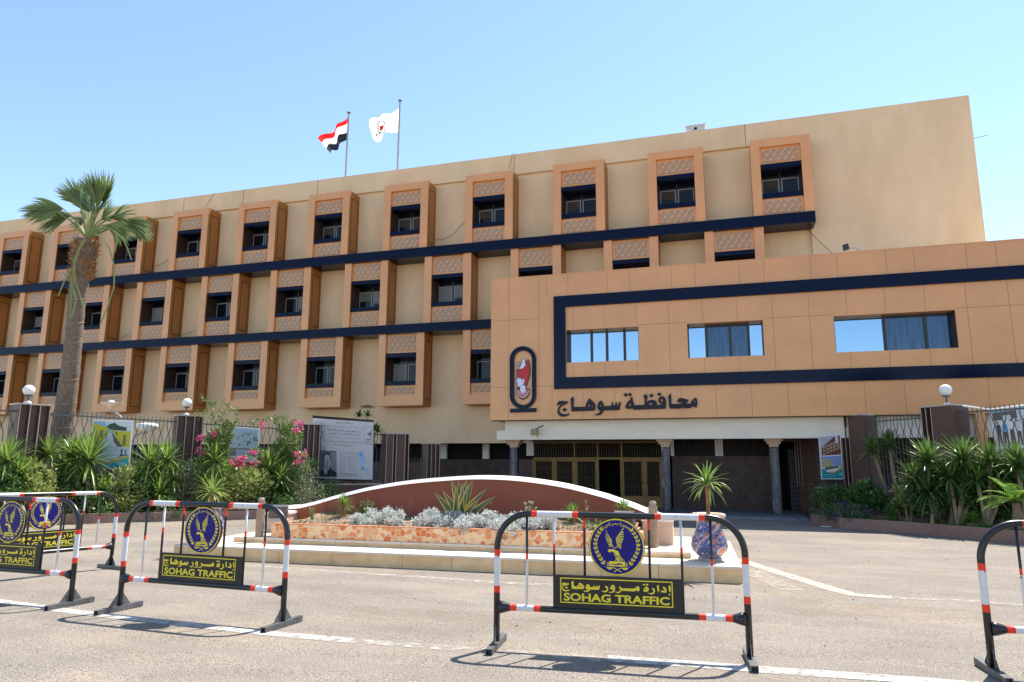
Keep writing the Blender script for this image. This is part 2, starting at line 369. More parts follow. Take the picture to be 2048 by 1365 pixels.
def text_geo(s, bold=0.):
    if (s, bold) in _tc: return _tc[(s, bold)]
    c = bpy.data.curves.new('lettering', 'FONT'); c.body = s; c.offset = bold; c.resolution_u = 3
    o = bpy.data.objects.new('lettering', c); col.objects.link(o)
    dg = bpy.context.evaluated_depsgraph_get(); me = bpy.data.meshes.new_from_object(o.evaluated_get(dg))
    v = [(p.co.x, p.co.y) for p in me.vertices]; f = [tuple(p.vertices) for p in me.polygons]
    bpy.data.objects.remove(o); bpy.data.curves.remove(c); bpy.data.meshes.remove(me)
    x0 = min(p[0] for p in v); x1 = max(p[0] for p in v); y0 = min(p[1] for p in v); y1 = max(p[1] for p in v)
    _tc[(s, bold)] = (v, f, (x0, x1, y0, y1)); return _tc[(s, bold)]
def put_text(mb, s, x0, x1, y0, y1, fn, m=0, bold=0., h=0.):
    v, f, (a, b, c, d) = text_geo(s, bold); i = len(mb.v)
    for x, y in v: mb.v.append(tuple(fn(x0+(x-a)/(b-a)*(x1-x0), y0+(y-c)/(d-c)*(y1-y0), h)))
    for q in f:
        p, q1, q2 = (v[k] for k in q[:3])
        if (q1[0]-p[0])*(q2[1]-p[1])-(q1[1]-p[1])*(q2[0]-p[0]) < 0: q = q[::-1]
        mb.f.append(tuple(i+k for k in q)); mb.m.append(m)

# ================================================================== GROUND
def slope_sheet(name, poly, dz, m, kind='structure'):
    mb = MB(); mb.face([(p[0], p[1], gz(p[1])+dz) for p in poly]); return tag(mb.build(name, m), kind=kind)
g = MB()
ys = [-400, -60, -10, 0, 4, 24, 60, 900]
xs = [-900, -60, -20, 0, 20, 60, 900]
for i in range(len(ys)-1):
    for j in range(len(xs)-1):
        g.face([(x, y, gz(y)) for x, y in ((xs[j], ys[i]), (xs[j+1], ys[i]), (xs[j+1], ys[i+1]), (xs[j], ys[i+1]))])
tag(g.build('ground', 'asphalt'), kind='structure')
def marking(pts, wd, m, dz=.004):
    """strip along ground points"""
    pts = [Vector((p.x, p.y, 0)) for p in pts]; mb = MB(); L = []; R_ = []
    for i, p in enumerate(pts):
        d = (pts[min(i+1, len(pts)-1)]-pts[max(i-1, 0)]).normalized(); n = Vector((-d.y, d.x, 0))
        L.append(p+n*wd/2); R_.append(p-n*wd/2)
    for i in range(len(pts)-1):
        # split so the strip follows the slope
        mb.face([(q.x, q.y, gz(q.y)+dz) for q in (R_[i], R_[i+1], L[i+1], L[i])])
    return tag(mb.build('road_marking', m), kind='structure')
marking([gnd(-60, 1196), gnd(40, 1209), gnd(136, 1223), gnd(330, 1245), gnd(540, 1268), gnd(700, 1282)], .17, 'line')
marking([gnd(700, 1282), gnd(960, 1302), gnd(1215, 1320)], .16, 'line2')
marking([gnd(1215, 1318), gnd(1380, 1329), gnd(1560, 1343), gnd(1760, 1356), gnd(1960, 1372), gnd(2150, 1386)], .20, 'line')
marking([gnd(1470, 1118), gnd(1530, 1137), gnd(1600, 1159), gnd(1665, 1179), gnd(1705, 1190), gnd(1785, 1196)], .24, 'line3')
marking([gnd(1790, 1196), gnd(1880, 1200), gnd(1960, 1204), gnd(2080, 1214)], .15, 'line2')
marking([gnd(1500, 1145), gnd(1530, 1156), gnd(1555, 1168), gnd(1585, 1182)], .34, 'line2', .006)
marking([gnd(400, 1126), gnd(560, 1136), gnd(780, 1151), gnd(1000, 1166), gnd(1250, 1178)], .16, 'line2')

MT['dust'] = worn_paint('tan_dust', .60, (.34, .26, .17))
for pts, wd, dz in (([(1440, 1150), (1520, 1160), (1600, 1186), (1680, 1200)], 1.1, .002), ([(390, 1124), (600, 1134), (800, 1145), (1000, 1156), (1250, 1168), (1480, 1176)], .42, .002), ([(700, 1225), (1000, 1240), (1300, 1255)], .8, .002), ([(1560, 1215), (1760, 1222), (2000, 1235)], .9, .002), ([(0, 1075), (200, 1058), (456, 1048)], .5, .002)):
    o = marking([gnd(*q) for q in pts], wd, 'dust', dz); o.name = 'dust'

# ================================================================== MAIN BUILDING
D, YW, YR = 30.0, 30.85, 31.0
X0, S, W = -42.582, 4.42, 2.434
ZR, ZT, ZB1, ZB1b, ZB2, ZB2b, ZBOT = 16.668, 15.451, 11.96, 11.49, 8.15, 7.71, 4.208
XE = 10.33
zpar = onY(868, 369, YW).z
XR = onY(1611, 300, YW).x
ZG = onY(900, 887, YW).z
bld = thing('main_building', 'long cream stucco office block with rows of projecting tan window boxes', 'building', (-20, YW, 0))
B0 = Vector((20, -YW, 0))     # child offset so parts can be given in world coordinates
def part(mb, name, mats, parent=bld, off=None, **k):
    return mb.build(name, mats, parent, loc=(B0 if off is None else off), **k)
XL = -54
core = MB()
core.box(XL, XR, YW, YW+.5, zpar, ZR)            # parapet strip
core.box(XR, XE, YW, YW+.5, ZG, ZR)              # plain end wall
core.box(XL, XR, YR, YW+.5, ZBOT-.05, zpar)      # recessed wall between the boxes
core.box(XL, XR, YW, YW+.5, ZG, ZBOT-.05)        # plinth wall over the ground floor
core.box(XE-.4, XE, YW+.5, 47, ZG, ZR); core.box(XL, XL+.4, YW+.5, 47, ZG, ZR); core.box(XL+.4, XE-.4, 46.6, 47, ZG, ZR)
part(core, 'wall', 'wall')
rf = MB(); rf.box(XL+.4, XE-.4, YW+.5, 46.6, ZR-.9, ZR-.6); part(rf, 'roof', 'wall')
# thin expansion joints in the parapet
for px in (373, 490, 637, 1495):
    x = onY(px, 350, YW).x; j = MB(); j.box(x-.012, x+.012, YW-.004, YW, zpar+.05, ZR-.01); part(j, 'joint', 'joint')
# ground floor behind the fence
gf = MB(); gf.box(XL, XE, 32.3, 32.6, -.33, 1.55); part(gf, 'ground_floor_wall', 'granite_dark')
gs = MB(); gs.box(XL, XE, 32.4, 32.5, 1.55, ZG+.1); part(gs, 'strip_window', 'dull_glass')
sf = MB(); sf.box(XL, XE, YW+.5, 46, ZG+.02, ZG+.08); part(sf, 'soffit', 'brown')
for a, b in ((873, 893), (965, 978)):
    p = MB(); p.box(onY(a, 900, 32.2).x, onY(b, 900, 32.2).x, 32.2, 32.4, onY(885, 918, 32.2).z, ZG+.02); part(p, 'pier', 'white')
for i, x in enumerate((-46, -40.5, -35, -29.5, -24, -19)):
    p = MB(); p.box(x, x+.5, 32.15, 32.4, -.33, ZG+.02); part(p, 'pier', 'granite_dark')
# navy bands
for z0, z1, x1 in ((ZB1b, ZB1, onY(1631, 430, 29.9).x), (ZB2b, ZB2, 3.5)):
    b = MB(); b.box(XL, x1, 29.9, YR, z0, z1); part(b, 'band', 'navy')
# window boxes
def window_box(z0, h, fr, rails, kind):
    mb = MB(); jl, jr = .155*W, .164*W; dp = YR-D
    lo, hi = rails
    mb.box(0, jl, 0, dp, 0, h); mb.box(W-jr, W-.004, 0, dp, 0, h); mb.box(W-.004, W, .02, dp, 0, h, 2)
    if hi < 1: mb.box(jl, W-jr, 0, dp, hi*h, h)
    if lo > 0: mb.box(jl, W-jr, 0, dp, 0, lo*h)
    # beaded inset outline on the right cheek
    e = .003; a, b, c, d = .2, dp-.12, .28, h-.35
    for q in ((a, a+.05, c, d), (b-.05, b, c, d), (a+.05, b-.05, c, c+.05), (a+.05, b-.05, d-.05, d)):
        mb.box(W, W+e, q[0], q[1], q[2], q[3], 1); mb.box(-e, 0, q[0], q[1], q[2], q[3], 1)
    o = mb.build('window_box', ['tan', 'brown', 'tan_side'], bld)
    x0, x1 = jl, W-jr
    a, b, c, d = fr          # lower screen top, sill top, opening top, navy head top (fractions)
    for (f0, f1) in ((lo, a), (d, hi)):
        s = MB(); zA, zB = f0*h, f1*h; ww = x1-x0; m_ = .13
        # plain margin round a pierced field
        s.box(0, ww, .02, .06, 0, zB-zA, 1); s.box(m_, ww-m_, 0, .02, m_*.8, zB-zA-m_*.8, 0)
        s.build('pierced_screen', ['lattice', 'tan'], o, loc=(x0, .12, zA))
    n = MB(); n.box(x0, x1, .06, dp, a*h, b*h); n.build('sill_panel', 'navy', o)
    n = MB(); n.box(x0, x1, .06, dp, c*h, d*h); n.build('head_panel', 'navy', o)
    for q0, q1 in ((x0, x0+.012), (x1-.012, x1)): l = MB(); l.box(q0, q1, .06, dp, b*h, c*h); l.build('lining', 'brown', o)  # thin dark sheets on the inner jambs: recess shade painted as brown
    f = MB(); y = dp-.22; zz0, zz1 = b*h, c*h; xm = (x0+x1)/2; zt = zz0+.80*(zz1-zz0)
    for q in ((x0, x0+.07, zz0, zz1), (x1-.07, x1, zz0, zz1), (xm-.04, xm+.04, zz0, zz1), (x0+.07, x1-.07, zt, zt+.05)):
        f.box(q[0], q[1], y, y+.07, q[2], q[3], 0)
    for xa, xb in ((x0+.07, xm-.04), (xm+.04, x1-.07)):    # pale sash edges of the lower lights
        for q in ((xa+.01, xa+.045, zz0, zt), (xb-.045, xb-.01, zz0, zt), (xa+.045, xb-.045, zt-.05, zt-.015)):
            f.box(q[0], q[1], y+.012, y+.05, q[2], q[3], 1)
    fr_ = f.build('window_frame', ['frame', 'alu'], o)
    gl = MB(); gl.box(x0+.01, x1-.01, y+.03, y+.04, zz0+.005, zz1-.005); gl.build('glass_pane', 'glass', o)
    CUR[o.data.name] = (x0, x1, b*h, zt, y)
    return o
CUR = {}; rw = random.Random(21)
tops = (.229, .291, .616, .674); mids = (.245, .306, .663, .72); bots = (.28, .34, .67, .73)
protoT = window_box(ZB1, ZT-ZB1, tops, (0, .897), 0)
protoM = window_box(ZB2, ZB1b-ZB2, mids, (0, 1), 1)
protoB = window_box(ZBOT, ZB2b-ZBOT, bots, (.13, 1), 2)
def place(proto, items, z):
    for k, x in enumerate(items):
        o = proto if k == 0 else copy_tree(proto, bld)
        o.location = B0+Vector((x, D, z)); x0, x1, za, zb, yy = CUR[proto.data.name]; xm = (x0+x1)/2
        if rw.random() < .34:
            lo_ = rw.choice((0, .35, .5)); c_ = MB(); side_ = rw.random() < .5
            q0, q1 = ((x0+.12, xm-.09) if side_ else (xm+.09, x1-.12)); c_.box(q0, q1, yy+.022, yy+.028, za+(zb-za)*lo_, zb-.06); c_.build('curtain', rw.choice(('curtain_a', 'curtain_b', 'curtain_c')), o)
place(protoT, [X0+i*S for i in range(11)], ZB1)
place(protoM, [X0+(j+.53)*S for j in range(-1, 10)], ZB2)
place(protoB, [X0+i*S for i in range(9)], ZBOT)
# loose cables strung over the wall
for pts in ([(868, 479), (885, 480), (905, 470), (935, 438)], [(1025, 305), (1022, 325), (1017, 338)], [(1030, 305), (1027, 340)], [(235, 680), (250, 672), (262, 667)], [(354, 670), (375, 668), (391, 661)], [(303, 535), (320, 530), (336, 520)], [(410, 415), (420, 400), (430, 386)]):
    c = MB(); yy = YR-.02 if pts[0][1] > 440 else YW-.02
    c.tube([onY(a, b, yy) for a, b in pts], .008, 5); part(c, 'cable', 'cable')
c = MB(); c.tube([onY(1611, 455, 30.8), onY(1640, 485, 30.45), onY(1668, 510, 30.1)], .012, 5); part(c, 'cable', 'cable')
st = MB(); st.plate([[(720, 813), (735, 810), (742, 812), (748, 815), (735, 816), (722, 815)]], lambda x, y, h: onY(x, y, YW-.004-h)); part(st, 'rust_stain', mat('rust', (.22, .10, .05), .9))

# ================================================================== ENTRANCE BLOCK
DA = 26.0
K = DA/24
zA = lambda v: 1.6+v*K
AT, AB = zA(6.7675), zA(1.4728)
AXL, AXR = -8.191*K, 17.0
ent = thing('entrance_block', 'projecting tan clad entrance block with navy band, ribbon windows and white porch beam', 'building', (0, DA, 0))
E0 = Vector((0, -DA, 0))
def ep(mb, name, mats, parent=ent, **k): return mb.build(name, mats, parent, loc=E0 if parent is ent else None, **k)
wz0, wz1 = zA(3.4918), zA(4.6774)
wins = [(onY(1132.7, 690, DA).x, onY(1277.6, 687, DA).x), (onY(1375.5, 683, DA).x, onY(1527.3, 676, DA).x), (onY(1669.5, 670, DA).x, onY(1913.5, 657, DA).x)]
TH = .5
cl = MB()
cl.box(AXL, AXR, DA, DA+TH, wz1, AT); cl.box(AXL, AXR, DA, DA+TH, AB, wz0)
xs_ = [AXL]+[v for p in wins for v in p]+[AXR]
for i in range(0, 8, 2): cl.box(xs_[i], xs_[i+1], DA, DA+TH, wz0, wz1)
cl.box(AXL, AXL+.3, DA+TH, YW, AB, AT); cl.box(AXR-.3, AXR, DA+TH, YW, AB, AT)
cl.box(onY(1957, 880, DA).x, onY(1976, 880, DA).x, DA+.002, DA+.3, -.3, AB)
r = MB(); r.box(AXL+.3, AXR-.3, DA+TH, YW, AT-.5, AT-.3); ep(r, 'roof', 'beam')
cp = MB(); cp.box(AXL, AXR, DA-.012, DA+TH, AT, AT+.035); ep(cp, 'coping', 'tan')
# panel joints
jt = cl
def vj(x, z0, z1): jt.box(x-.006, x+.006, DA-.003, DA, z0, z1, 1)
def hj(z, x0, x1): jt.box(x0, x1, DA-.003, DA, z-.007, z+.007, 1)
fo0, fo1 = 8.04, zA(2.5475)            # outer navy band, top and bottom
fi1 = (onY(1131, 613.5, DA).z+onY(2048, 560, DA).z)/2; fi0 = (onY(1132, 757, DA).z+onY(2048, 724.7, DA).z)/2
fx0 = onY(1108.5, 680, DA).x; fx1 = onY(1131.7, 690, DA).x
for i in range(20):
    x = AXL+.75+i*1.22
    if x > 16: break
    vj(x+.35*(i % 2), fo0+.002, AT-.01)
    vj(x+.55, AB+.01, fo1-.002)
    if x+.2 > fx1: 
        vj(x+.2, wz1+.02, fi1-.002)
        if not any(a-.1 < x+.2 < b+.1 for a, b in wins): vj(x+.2, fi0+.002, wz1)
        else: vj(x+.2, fi0+.002, wz0-.02)
vj(AXL+.75, AB, AT); vj(AXL+2.0, AB, AT)
hj(7.2, AXL, AXL+1.99); hj(AB+1.3, AXL, fx0-.02)
for a, b in ((wins[0][1], wins[1][0]), (wins[1][1], wins[2][0]), (wins[2][1], 14)): hj(wz1+.06, a+.02, b-.02)
ep(cl, 'cladding', ['tan', mat('panel_joint', (.36, .17, .07), .8)])
fb = MB()
fb.box(fx0, AXR, DA-.09, DA, fi1, fo0); fb.box(fx0, AXR, DA-.09, DA, fo1, fi0); fb.box(fx0, fx1, DA-.09, DA, fi0, fi1)
ep(fb, 'navy_band', 'navy')
for n, (a, b) in enumerate(wins):
    cuts = [[0, .33, .545, .79, 1], [0, .25, .57, .81, 1], [0, .44, .78, 1]][n]
    kinds = [[0, 0, 0, 0], [0, 1, 1, 0], [0, 1, 1]][n]
    revs = []
    for q0, q1 in ((a, a+.015), (b-.015, b)): rev = MB(); rev.box(q0, q1, DA+.002, DA+TH-.05, wz0, wz1); revs.append(rev)
    fr = MB(); y = DA+TH-.06
    for k in range(len(cuts)):
        x = a+(b-a)*cuts[k]; hw = .05 if 0 < k < len(cuts)-1 else .035
        xx0, xx1 = max(a, x-hw), min(b, x+hw); fr.box(xx0, xx1, y-.05, y+.03, wz0, wz1)
    fr.box(a, b, y-.04, y+.02, wz1-.1, wz1-.06)
    wf = ep(fr, 'ribbon_window', 'frame')
    for rev in revs: rev.build('reveal', 'brown', wf)
    for k in range(len(cuts)-1):
        gq = MB(); gq.box(a+(b-a)*cuts[k]+.01, a+(b-a)*cuts[k+1]-.01, y-.012, y, wz0+.001, wz1-.002)
        gq.build('glass_pane', 'mirror2' if kinds[k] else 'mirror', wf)
# porch: beam, soffit, columns, platform, doors
YB = DA+.4
zb0 = (onY(1000, 888, YB).z+onY(1700, 867.5, YB).z)/2
zbm = onY(1000, 862, YB).z
bm_ = MB(); bm_.box(onY(1010, 870, YB).x, 10.2, YB, YB+.45, zbm, AB+.002); bm_.box(onY(994, 870, YB).x, 10.2, YB-.03, YB+.45, zb0, zbm)
ep(bm_, 'porch_beam', 'beam')
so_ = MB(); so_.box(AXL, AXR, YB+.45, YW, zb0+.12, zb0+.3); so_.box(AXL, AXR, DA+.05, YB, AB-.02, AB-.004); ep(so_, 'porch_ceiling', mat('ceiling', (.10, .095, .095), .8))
PZ = -.235
pf = MB(); pf.box(-12.3, onY(1616, 1040, 25.6).x, 25.6, 32.3, -.4, PZ); ep(pf, 'porch_floor', mat('porch_paving', (.17, .17, .19), .5, .25, 6))
YC = 27.1
for px in (1029, 1333, 1551):
    x = onY(px, 960, YC).x
    c = MB(); c.box(x-.15, x+.15, YC-.15, YC+.15, PZ, zb0-.28); co = ep(c, 'column', 'colmos')
    p = MB(); p.box(x-.07, x+.07, YC-.17, YC-.151, PZ+.05, zb0-.35); p.build('column_strip', mat('strip_mosaic_%d' % px, (.16, .16, .18), .4, .6, 7, c2=(.03, .03, .05)), co)
    q = MB()
    for k in range(4): e = .16+.075*k; q.box(x-e, x+e, YC-e, YC+e, zb0-.28+.10*k, zb0-.28+.10*(k+1)-.001)
    q.build('capital', 'pink', co)
YD = 29.2
zlint = onY(1200, 885, YD).z; ztr = onY(1200, 917.5, YD).z
dx0, dx1 = onY(1067, 950, YD).x, onY(1325, 950, YD).x
for q in ((onY(878, 950, YD+2.8).x, dx0-1.0, YD+2.8, YD+3.0, PZ, onY(900, 919, YD+2.8).z), (onY(1345, 950, YD).x, onY(1560, 950, YD).x, YD, YD+.2, PZ, onY(1450, 912, YD).z), (dx0-.75, dx0-.02, YD, YD+.2, PZ, onY(1040, 919, YD).z),
          (onY(1606, 950, 29.4).x, AXR-.3, 29.4, 29.6, PZ-.1, zb0+.12), (AXR-.3, AXR, DA+.3, YW, -.35, AB)):
    lw = MB(); lw.box(*q); ep(lw, 'porch_wall', 'granite_dark')
for a, b in ((1053, 1067), (1341, 1348), (1430, 1446)): pw = MB(); pw.box(onY(a, 900, YD).x, onY(b, 900, YD).x, YD-.01, YD+.21, onY(1450, 912.5, YD).z, zb0+.12); ep(pw, 'pier', 'white')
vw = MB(); vw.box(6.2, 7.6, 29.36, 29.398, .2, 1.9); vo = ep(vw, 'side_window', 'glass')
for k in range(11): b_ = MB(); b_.box(6.25+k*.13, 6.27+k*.13, 29.34, 29.358, .2, 1.9); b_.build('window_bar', 'frame', vo)
vd = MB(); vd.box(onY(1345, 950, YD).x, onY(1560, 950, YD).x, YD+.1, YD+.12, onY(1450, 911, YD).z, zb0+.12); ep(vd, 'strip_window', 'dull_glass')
wb = MB()
for k in range(46):
    x = onY(1348, 900, YD).x+.1+k*.095
    if x > onY(1556, 900, YD).x: break
    wb.box(x-.008, x+.008, YD+.06, YD+.075, onY(1450, 911, YD).z, zb0+.1)
ep(wb, 'window_bars', 'frame')
hall = MB(); hall.box(dx0, dx1, YD+1.6, YD+1.7, PZ, zlint+.2); hall.box(dx0-.05, dx0, YD+.1, YD+1.7, PZ, zlint+.2); hall.box(dx1, dx1+.05, YD+.1, YD+1.7, PZ, zlint+.2); ep(hall, 'hall_interior', 'dark')
# bronze door set: transom, frame, leaves with turned bars
def grille(mb, x0, x1, z0, z1, y, n, tul):
    for k in range(n):
        x = x0+(x1-x0)*(k+.5)/n; mb.tube([(x, y, z0), (x, y, z1)], .011, 5)
        for t in tul:
            z = z0+t*(z1-z0)
            if k % 2 == 0:
                for s_ in (-1, 1): mb.tube([(x, y-.012, z-.05), (x+s_*.05, y-.012, z+.01), (x+s_*.035, y-.012, z+.05)], .012, 4)
ds = MB(); bar = lambda a, b, z0, z1: ds.box(a, b, YD-.03, YD+.05, z0, z1)
bar(dx0, dx1, ztr-.04, ztr+.045); bar(dx0, dx1, zlint-.03, zlint+.03)
cutpx = [1067, 1109, 1150, 1196, 1243, 1289, 1325]; cx = [onY(p, 950, YD).x for p in cutpx]
for k, x in enumerate(cx): bar(x-.045, x+.045, PZ, ztr-.04)
for p in (1149, 1195, 1243): x = onY(p, 900, YD).x; bar(x-.03, x+.03, ztr+.045, zlint-.03)
dset = ep(ds, 'door_frame', 'bronze')
tg = MB(); grille(tg, dx0+.06, dx1-.06, ztr+.045, zlint-.03, YD+.01, 54, (.7,)); ep(tg, 'transom_grille', 'bronze_dark')
for k in range(6):
    if k == 3: continue
    lf = MB(); a, b = cx[k]+.05, cx[k+1]-.05
    for q in ((a, a+.06, PZ+.01, ztr-.05), (b-.06, b, PZ+.01, ztr-.05), (a+.06, b-.06, ztr-.12, ztr-.05), (a+.06, b-.06, PZ+.01, PZ+.45)): lf.box(q[0], q[1], YD-.02, YD+.03, q[2], q[3])
    d_ = ep(lf, 'door_leaf', 'bronze')
    gr = MB(); grille(gr, a+.06, b-.06, PZ+.45, ztr-.12, YD+.005, 9, (.28, .5, .75))
    for t in (.35, .7):
        xc = a+(b-a)*t; gr.tube([(xc+.1*math.cos(u*PI/8), YD, PZ+1.5+.16*math.sin(u*PI/8)) for u in range(17)], .01, 4, cap=False)
    gr.build('grille', 'bronze_dark', d_)
    if k >= 4:
        h_ = MB(); xh = b-.03 if k == 4 else a+.03; h_.lathe([(.02, -.06), (.035, -.03), (.035, .03), (.02, .06)], (xh, YD-.05, PZ+1.0), 10); h_.build('handle', 'bronze', d_)
bk = MB(); bk.box(dx0+.05, cx[3]-.05, YD+.06, YD+.07, PZ, zlint-.02); bk.box(cx[4]+.05, dx1-.05, YD+.06, YD+.07, PZ, zlint-.02); bk.box(cx[3]-.05, cx[4]+.05, YD+.06, YD+.07, ztr, zlint-.02); ep(bk, 'door_glass', 'dull_glass')
lt = MB(); lt.box(dx0-.05, dx1+.05, YD-.02, YD+.1, zlint+.031, zb0+.12); ep(lt, 'lintel', 'granite_dark')
# barred side passage right of the last column
sd = MB(); xa, xb = onY(1574, 950, 29.4).x, onY(1606, 950, 29.4).x
sd.box(xa, xb, 29.5, 29.55, PZ, 2.2); ep(sd, 'side_opening', 'dark')
sg = MB()
for k in range(6): x = xa+.12+k*(xb-xa-.24)/5; sg.box(x-.012, x+.012, 29.4, 29.43, PZ, 2.1)
for k in range(14): z = PZ+.1+k*.165; sg.box(xa+.1, xb-.1, 29.405, 29.425, z-.01, z+.01)
ep(sg, 'side_gate', 'iron')
# ceiling lamps under the porch
for px, py in ((1182, 881), (1435, 875)):
    p = onY(px, py, 28.0); l = MB(); l.lathe([(.16, 0), (.17, -.04), (.12, -.075), (.05, -.085)], (p.x, 28.0, zb0+.119), 16)
    tag(l.build('ceiling_lamp', ['bronze']), 'shallow brass lamp under the porch ceiling ' + ('above the bronze doors' if px < 1300 else 'right of the middle column'), 'lamp', 'lamps under the porch ceiling')
# grey column-strip wall left of porch
# ------------------------------------------------------------------ wall lettering and emblem
LET = dict(
 jim=[[(90,265),(92,235),(110,212),(145,205),(228,212),(222,235),(205,245),(165,262),(135,285),(120,310),(118,335),(130,358),(150,370),(185,375),(225,370),(252,366),(240,385),(205,403),(160,410),(125,400),(103,378),(95,345),(98,310),(112,285),(135,258),(150,250),(112,252),(98,266)]],
 jdot=[[(155,318),(185,292),(217,318),(185,345)]],
 ha=[[(262,180),(290,152),(302,158),(302,285),(455,280),(455,262),(470,225),(500,172),(530,195),(560,225),(578,250),(582,290),(575,315),(555,332),(275,340)],[(488,262),(500,255),(512,262),(510,280),(492,282)],[(530,262),(545,255),(552,265),(550,282),(533,275)]],
 su=[[(605,285),(612,245),(628,215),(648,203),(668,215),(682,245),(688,272),(780,270),(785,245),(800,218),(808,222),(806,262),(832,262),(838,240),(850,218),(858,222),(856,258),(875,258),(880,235),(892,212),(902,215),(902,260),(895,300),(885,325),(690,328),(672,360),(650,382),(620,392),(580,388),(565,378),(605,372),(630,355),(640,335),(622,325),(608,305)],[(638,262),(650,254),(662,265),(656,280),(641,277)]],
 fza=[[(962,300),(970,260),(990,220),(1030,185),(1022,175),(1050,152),(1062,200),(1078,260),(1205,258),(1210,215),(1208,165),(1192,150),(1212,115),(1250,145),(1240,180),(1238,225),(1265,200),(1305,190),(1340,198),(1362,215),(1370,240),(1362,258),(1425,255),(1400,230),(1385,205),(1388,175),(1405,155),(1435,145),(1462,155),(1480,185),(1488,240),(1480,306),(1068,320),(1050,295),(1030,312)],[(1008,252),(1022,238),(1037,244),(1034,272),(1016,274)],[(1412,195),(1430,182),(1446,194),(1444,214),(1420,212)],[(1262,247),(1285,232),(1312,238),(1302,257),(1264,258)]],
 d1=[[(938,128),(968,102),(993,124),(968,155)]], d2=[[(995,126),(1020,100),(1050,125),(1022,152)]],
 d3=[[(1268,138),(1295,112),(1328,138),(1298,165)]], d4=[[(1368,120),(1395,95),(1428,120),(1398,146)]],
 muha=[[(1512,145),(1540,113),(1550,120),(1555,245),(1665,243),(1700,225),(1630,225),(1628,200),(1650,172),(1685,168),(1725,180),(1775,190),(1765,215),(1735,240),(1800,240),(1810,205),(1835,180),(1865,163),(1880,185),(1890,235),(1875,293),(1820,275),(1800,298),(1710,302),(1700,290),(1660,305),(1528,306)],[(1838,206),(1852,196),(1860,208),(1851,222),(1840,217)]])
sgn = thing('wall_lettering', 'black Arabic lettering under the navy band on the tan entrance block', 'sign', onY(1250, 815, DA-.03))
S0 = -Vector(sgn.location)
fpx = lambda sx, sy, ox, oy, sc_, Y: (lambda x, y, h: onY(ox+x*sc_, oy+y*sc_, Y-h))
for nm, ks in (('word', ['fza', 'muha', 'd1', 'd2', 'd3', 'd4']), ('word', ['jim', 'jdot', 'ha', 'su'])):
    m_ = MB()
    for k in ks:
        lp = LET[k]; m_.plate([[(x, -y) for x, y in l] for l in lp], lambda x, y, h: onY(1100+x*.15625, 770-y*.15625, DA-.002-h), .06)
    m_.build(nm, mat('black_letters', (.010, .012, .02), .3, spec=.2), sgn, loc=S0)
emb = thing('emblem', 'black cartouche emblem with crowned head in red and white on the tan wall', 'emblem', onY(1046, 760, DA-.03))
M0 = -Vector(emb.location)
def zf(base):  # zoomed picture coordinates (y up) -> wall
    return lambda x, y, h: onY(990+x*.1172, 680-y*.1172, DA-base-h)
def neg(l): return [(x, -y) for x, y in l]
def stadium(cx, y0, y1, r, n=14):
    return [(cx+r*math.cos(PI+PI*i/n), y0-r*math.sin(PI*i/n)) for i in range(n+1)]+[(cx+r*math.cos(PI*i/n), y1+r*math.sin(PI*i/n)) for i in range(n+1)]
m_ = MB(); m_.plate([neg(stadium(475, 335, 955, 225)), neg(stadium(478, 335, 960, 152))], zf(.002), .07); m_.plate([neg([(255, 1178), (705, 1163), (706, 1230), (255, 1243)])], zf(.002), .075)
m_.build('cartouche', 'navy', emb, loc=M0)
ol = [(352,712),(368,645),(366,515),(382,495),(405,497),(430,430),(455,382),(458,335),(487,318),(515,332),(522,400),(540,350),(562,334),(585,365),(600,450),(602,560),(585,650),(545,780),(530,790),(535,832),(590,832),(586,920),(550,992),(480,1026),(415,998),(372,930),(358,838),(385,836),(370,820),(385,800),(375,765)]
m_ = MB(); m_.plate([neg(ol)], zf(.002), .04); m_.plate([[(400+32*math.cos(t*PI/9), -415+32*math.sin(t*PI/9)) for t in range(18)]], zf(.002), .04)
m_.build('backing', 'black', emb, loc=M0)
def epart(name, polys, c, lift, th=.006):
    m_ = MB()
    for p in polys: m_.plate([neg(p)], zf(lift), th)
    m_.build(name, mat('emblem_'+name, c, .45), emb, loc=M0)
epart('white_crown', [[(412,500),(440,430),(465,385),(468,340),(487,325),(508,340),(512,400),(525,425),(480,485)], [(400+17*math.cos(t*PI/6), 415+17*math.sin(t*PI/6)) for t in range(12)]], (.75, .74, .85), .043)
epart('red_crown', [[(388,512),(440,507),(500,467),(530,425),(547,352),(562,346),(578,400),(588,520),(568,640),(530,778),(500,760),(507,690),(490,648),(460,676),(430,648),(376,640)]], (.52, .012, .018), .05)
epart('face', [[(385,648),(430,655),(460,686),(490,656),(506,692),(488,750),(468,775),(430,798),(395,797),(380,768),(388,747),(376,736),(379,722),(360,709),(377,672)], [(427,802),(500,768),(513,792),(523,860),(512,897),(475,917),(442,898),(430,852)]], (.72, .72, .86), .046)
epart('eye', [[(392,662),(412,664),(408,674),(396,672)], [(388,752),(402,757),(392,764)], [(476,690),(484,680),(486,700),(478,712)]], (.02, .02, .03), .054)
epart('collar', [[(372,846),(420,846),(428,885),(475,925),(522,890),(530,846),(578,846),(572,918),(540,978),(478,1008),(424,982),(386,925)]], (.45, .015, .02), .046)
bd = []
for R_, n, s_ in ((112, 11, 9), (78, 10, 7)):
    for k in range(n):
        t = PI*(.06+.88*k/(n-1)); cx_, cy_ = 476+R_*math.cos(t)*.86, 850+R_*math.sin(t)*1.15; bd.append([(cx_-s_, cy_-s_), (cx_+s_, cy_-s_), (cx_+s_, cy_+s_), (cx_-s_, cy_+s_)])
epart('beads', bd, (.8, .78, .8), .053)
